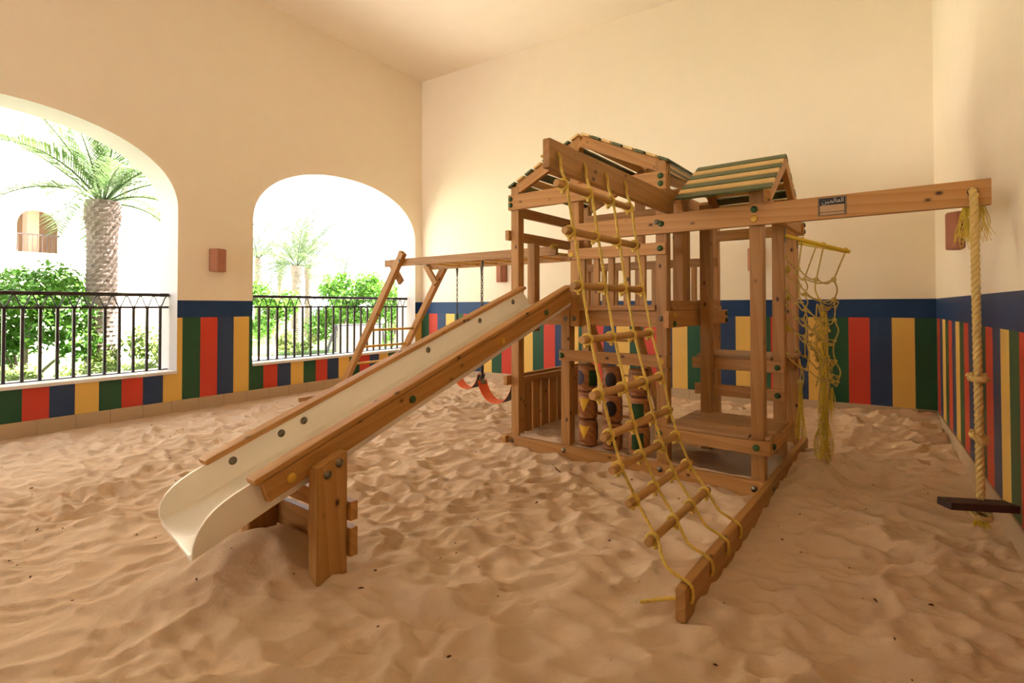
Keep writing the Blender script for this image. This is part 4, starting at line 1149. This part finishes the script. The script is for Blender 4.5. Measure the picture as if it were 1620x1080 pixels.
palm(-11.3, 2.94, 3.05, 0.22, 2.0, 20, 46, M_FROND, 'stout date palm with rough trunk close behind the railing', 5)
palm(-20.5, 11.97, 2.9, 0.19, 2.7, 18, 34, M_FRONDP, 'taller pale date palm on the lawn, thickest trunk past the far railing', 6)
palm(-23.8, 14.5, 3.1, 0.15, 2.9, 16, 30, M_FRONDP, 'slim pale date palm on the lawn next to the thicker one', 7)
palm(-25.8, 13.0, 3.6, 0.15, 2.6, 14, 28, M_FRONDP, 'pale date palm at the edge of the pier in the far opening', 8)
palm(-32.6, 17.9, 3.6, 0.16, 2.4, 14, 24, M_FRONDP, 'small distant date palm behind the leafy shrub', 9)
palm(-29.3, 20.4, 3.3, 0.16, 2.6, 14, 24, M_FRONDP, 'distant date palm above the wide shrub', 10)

# shrubs
def leaf_cloud(blobs, n, size, seed):
    rnd = np.random.default_rng(seed); V = np.zeros((n * 4, 3)); tot = sum(b[3] ** 2 for b in blobs)
    pr_ = np.array([b[3] ** 2 for b in blobs]) / tot; pick = rnd.choice(len(blobs), n, p=pr_)
    B = np.array(blobs)[pick]
    d = rnd.normal(size=(n, 3)); d /= np.linalg.norm(d, axis=1)[:, None]
    rad = B[:, 3] * (0.55 + 0.5 * rnd.random(n) ** 0.6) * (0.85 + 0.3 * np.sin(d[:, 0] * 7 + B[:, 0] * 3) * np.sin(d[:, 2] * 6))
    c = B[:, :3] + d * rad[:, None] * np.array([1, 1, 0.9])
    nrm = d + rnd.normal(size=(n, 3)) * 0.7 + np.array([0, 0, 0.5]); nrm /= np.linalg.norm(nrm, axis=1)[:, None]
    a = np.cross(nrm, rnd.normal(size=(n, 3))); a /= np.linalg.norm(a, axis=1)[:, None]; b = np.cross(nrm, a)
    s = size * (0.7 + 0.6 * rnd.random(n))[:, None]
    V[0::4] = c - a * s; V[1::4] = c - b * s * .45 + nrm * s * .1; V[2::4] = c + a * s; V[3::4] = c + b * s * .45 + nrm * s * .1
    q = np.arange(n * 4, dtype=np.int32).reshape(-1, 4)
    me = bpy.data.meshes.new('foliage'); me.vertices.add(n * 4); me.vertices.foreach_set('co', V.ravel().astype(np.float32))
    me.loops.add(n * 4); me.loops.foreach_set('vertex_index', q.ravel()); me.polygons.add(n); me.polygons.foreach_set('loop_start', np.arange(0, n * 4, 4, dtype=np.int32))
    me.update(calc_edges=True); return me
def shrub(x, y, blobs, n, size, mat, label, seed, stems=3, name='leafy_shrub', group='shrubs in the garden'):
    root = put(name, None, T(x, y, ZG), label=label, cat='shrub', group=group)
    me = leaf_cloud(blobs, n, size, seed); me.materials.append(mat); put('foliage', me, T(x, y, ZG), root)
    rnd = random.Random(seed)
    for i in range(stems):
        b = rnd.choice(blobs); V, Fc = tube_geo(spline([(rnd.uniform(-.1, .1), rnd.uniform(-.1, .1), -0.05), (b[0] * .4, b[1] * .4, b[2] * .5), (b[0], b[1], b[2])], 4), [0.04 * (1 - .08 * k) for k in range(9)], 6)
        m = mesh_from('stem', V, Fc, True); m.materials.append(M_TRUNK); put('stem', m, T(x, y, ZG), root)
def blobs_of(seed, n, rx, ry, z0, z1, r):
    q = random.Random(seed); return [(q.uniform(-rx, rx), q.uniform(-ry, ry), q.uniform(z0, z1), r * q.uniform(.7, 1.2)) for _ in range(n)]
def rpt(nx, ny): p = room_pt(nx, ny, 0); return p.x, p.y
shrub(*rpt(-11.7, 2.75), blobs_of(1, 15, .75, .85, .75, 2.0, .42), 7000, 0.055, M_LEAF, 'big bright green shrub behind the near railing, in front of the loggia', 101, 5)
shrub(*rpt(-12.6, 1.6), blobs_of(12, 12, .8, .8, .6, 1.75, .45), 4500, 0.055, M_LEAF, 'bright green shrub cut by the picture edge beside the bigger one', 108, 4)
shrub(*rpt(-10.6, 4.3), blobs_of(2, 9, .4, .7, .35, 1.05, .30), 3600, 0.045, M_LEAFP, 'pale low shrub beside the stout palm trunk', 102, 3)
for i, (nx, ny, lab) in enumerate(((-9.9, 1.9, 'pale ground cover plant close to the railing at the picture edge'), (-9.8, 2.7, 'pale ground cover plant below the big green shrub'),
                                   (-9.8, 3.5, 'pale ground cover plant at the foot of the stout palm'), (-9.7, 4.35, 'pale ground cover plant beside the opening jamb'))):
    shrub(*rpt(nx, ny), blobs_of(20 + i, 9, .45, .45, .2, .48, .22), 2600, 0.038, M_LEAFP, lab, 110 + i, 2, 'ground_cover_plant', 'ground cover plants')
shrub(*rpt(-14.0, 8.65), blobs_of(3, 11, .42, .42, .9, 1.95, .36), 5000, 0.06, M_LEAF, 'rounded green shrub with bare stem near the pier in the far opening', 103, 3)
shrub(*rpt(-13.9, 11.4), blobs_of(4, 14, .9, .9, .5, 2.3, .48), 7000, 0.07, M_LEAF, 'wide bright green shrub behind the pale panel', 104, 5)
shrub(*rpt(-12.3, 11.6), blobs_of(5, 12, .8, .8, .6, 2.25, .45), 6000, 0.065, M_LEAF, 'bright green shrub behind the leaning leg of the monkey bars', 105, 4)
shrub(*rpt(-10.9, 11.3), blobs_of(6, 8, .45, .5, .4, 1.3, .3), 3000, 0.05, M_LEAFP, 'pale leafy shrub beside the jamb of the far opening', 106, 3)
shrub(*rpt(-14.6, 9.9), blobs_of(7, 7, .3, .5, .2, .7, .24), 2200, 0.05, M_LEAFP, 'small pale shrub under the pale date palms', 107, 2)

# pale folding panel standing on the paving
pn = put('folding_panel', None, ROOM @ T(-11.3, 9.35, ZG), label='pale folding panel with dark grey frame standing on the paving', cat='panel')
PY0, PY1 = 8.72, 10.3
me = box_mesh(1.5, 0.03, 0.95, 0.004, 1, M_PINK); put('face', me, ROOM @ T(-11.22, 9.5, ZG + 0.50) @ Matrix.Rotation(pi / 2 + 0.0, 4, 'Z') @ Matrix.Rotation(-0.0, 4, 'X'), pn)
put('top_trim', box_mesh(1.56, 0.10, 0.07, 0.004, 1, M_GREY), ROOM @ T(-11.26, 9.5, ZG + 1.0) @ Matrix.Rotation(pi / 2, 4, 'Z'), pn)
for yy in (8.72, 10.27):
    for dx in (0.10, -0.40):
        a = Vector((-11.26, yy, ZG + 1.0)); b = Vector((-11.22 + dx, yy - (0.12 if yy < 9 else -0.12), ZG))
        a, b = ROOM @ a, ROOM @ b
        put('frame_leg', box_mesh((b - a).length, 0.07, 0.05, 0.004, 1, M_GREY), frame_m((a + b) / 2, b - a), pn)
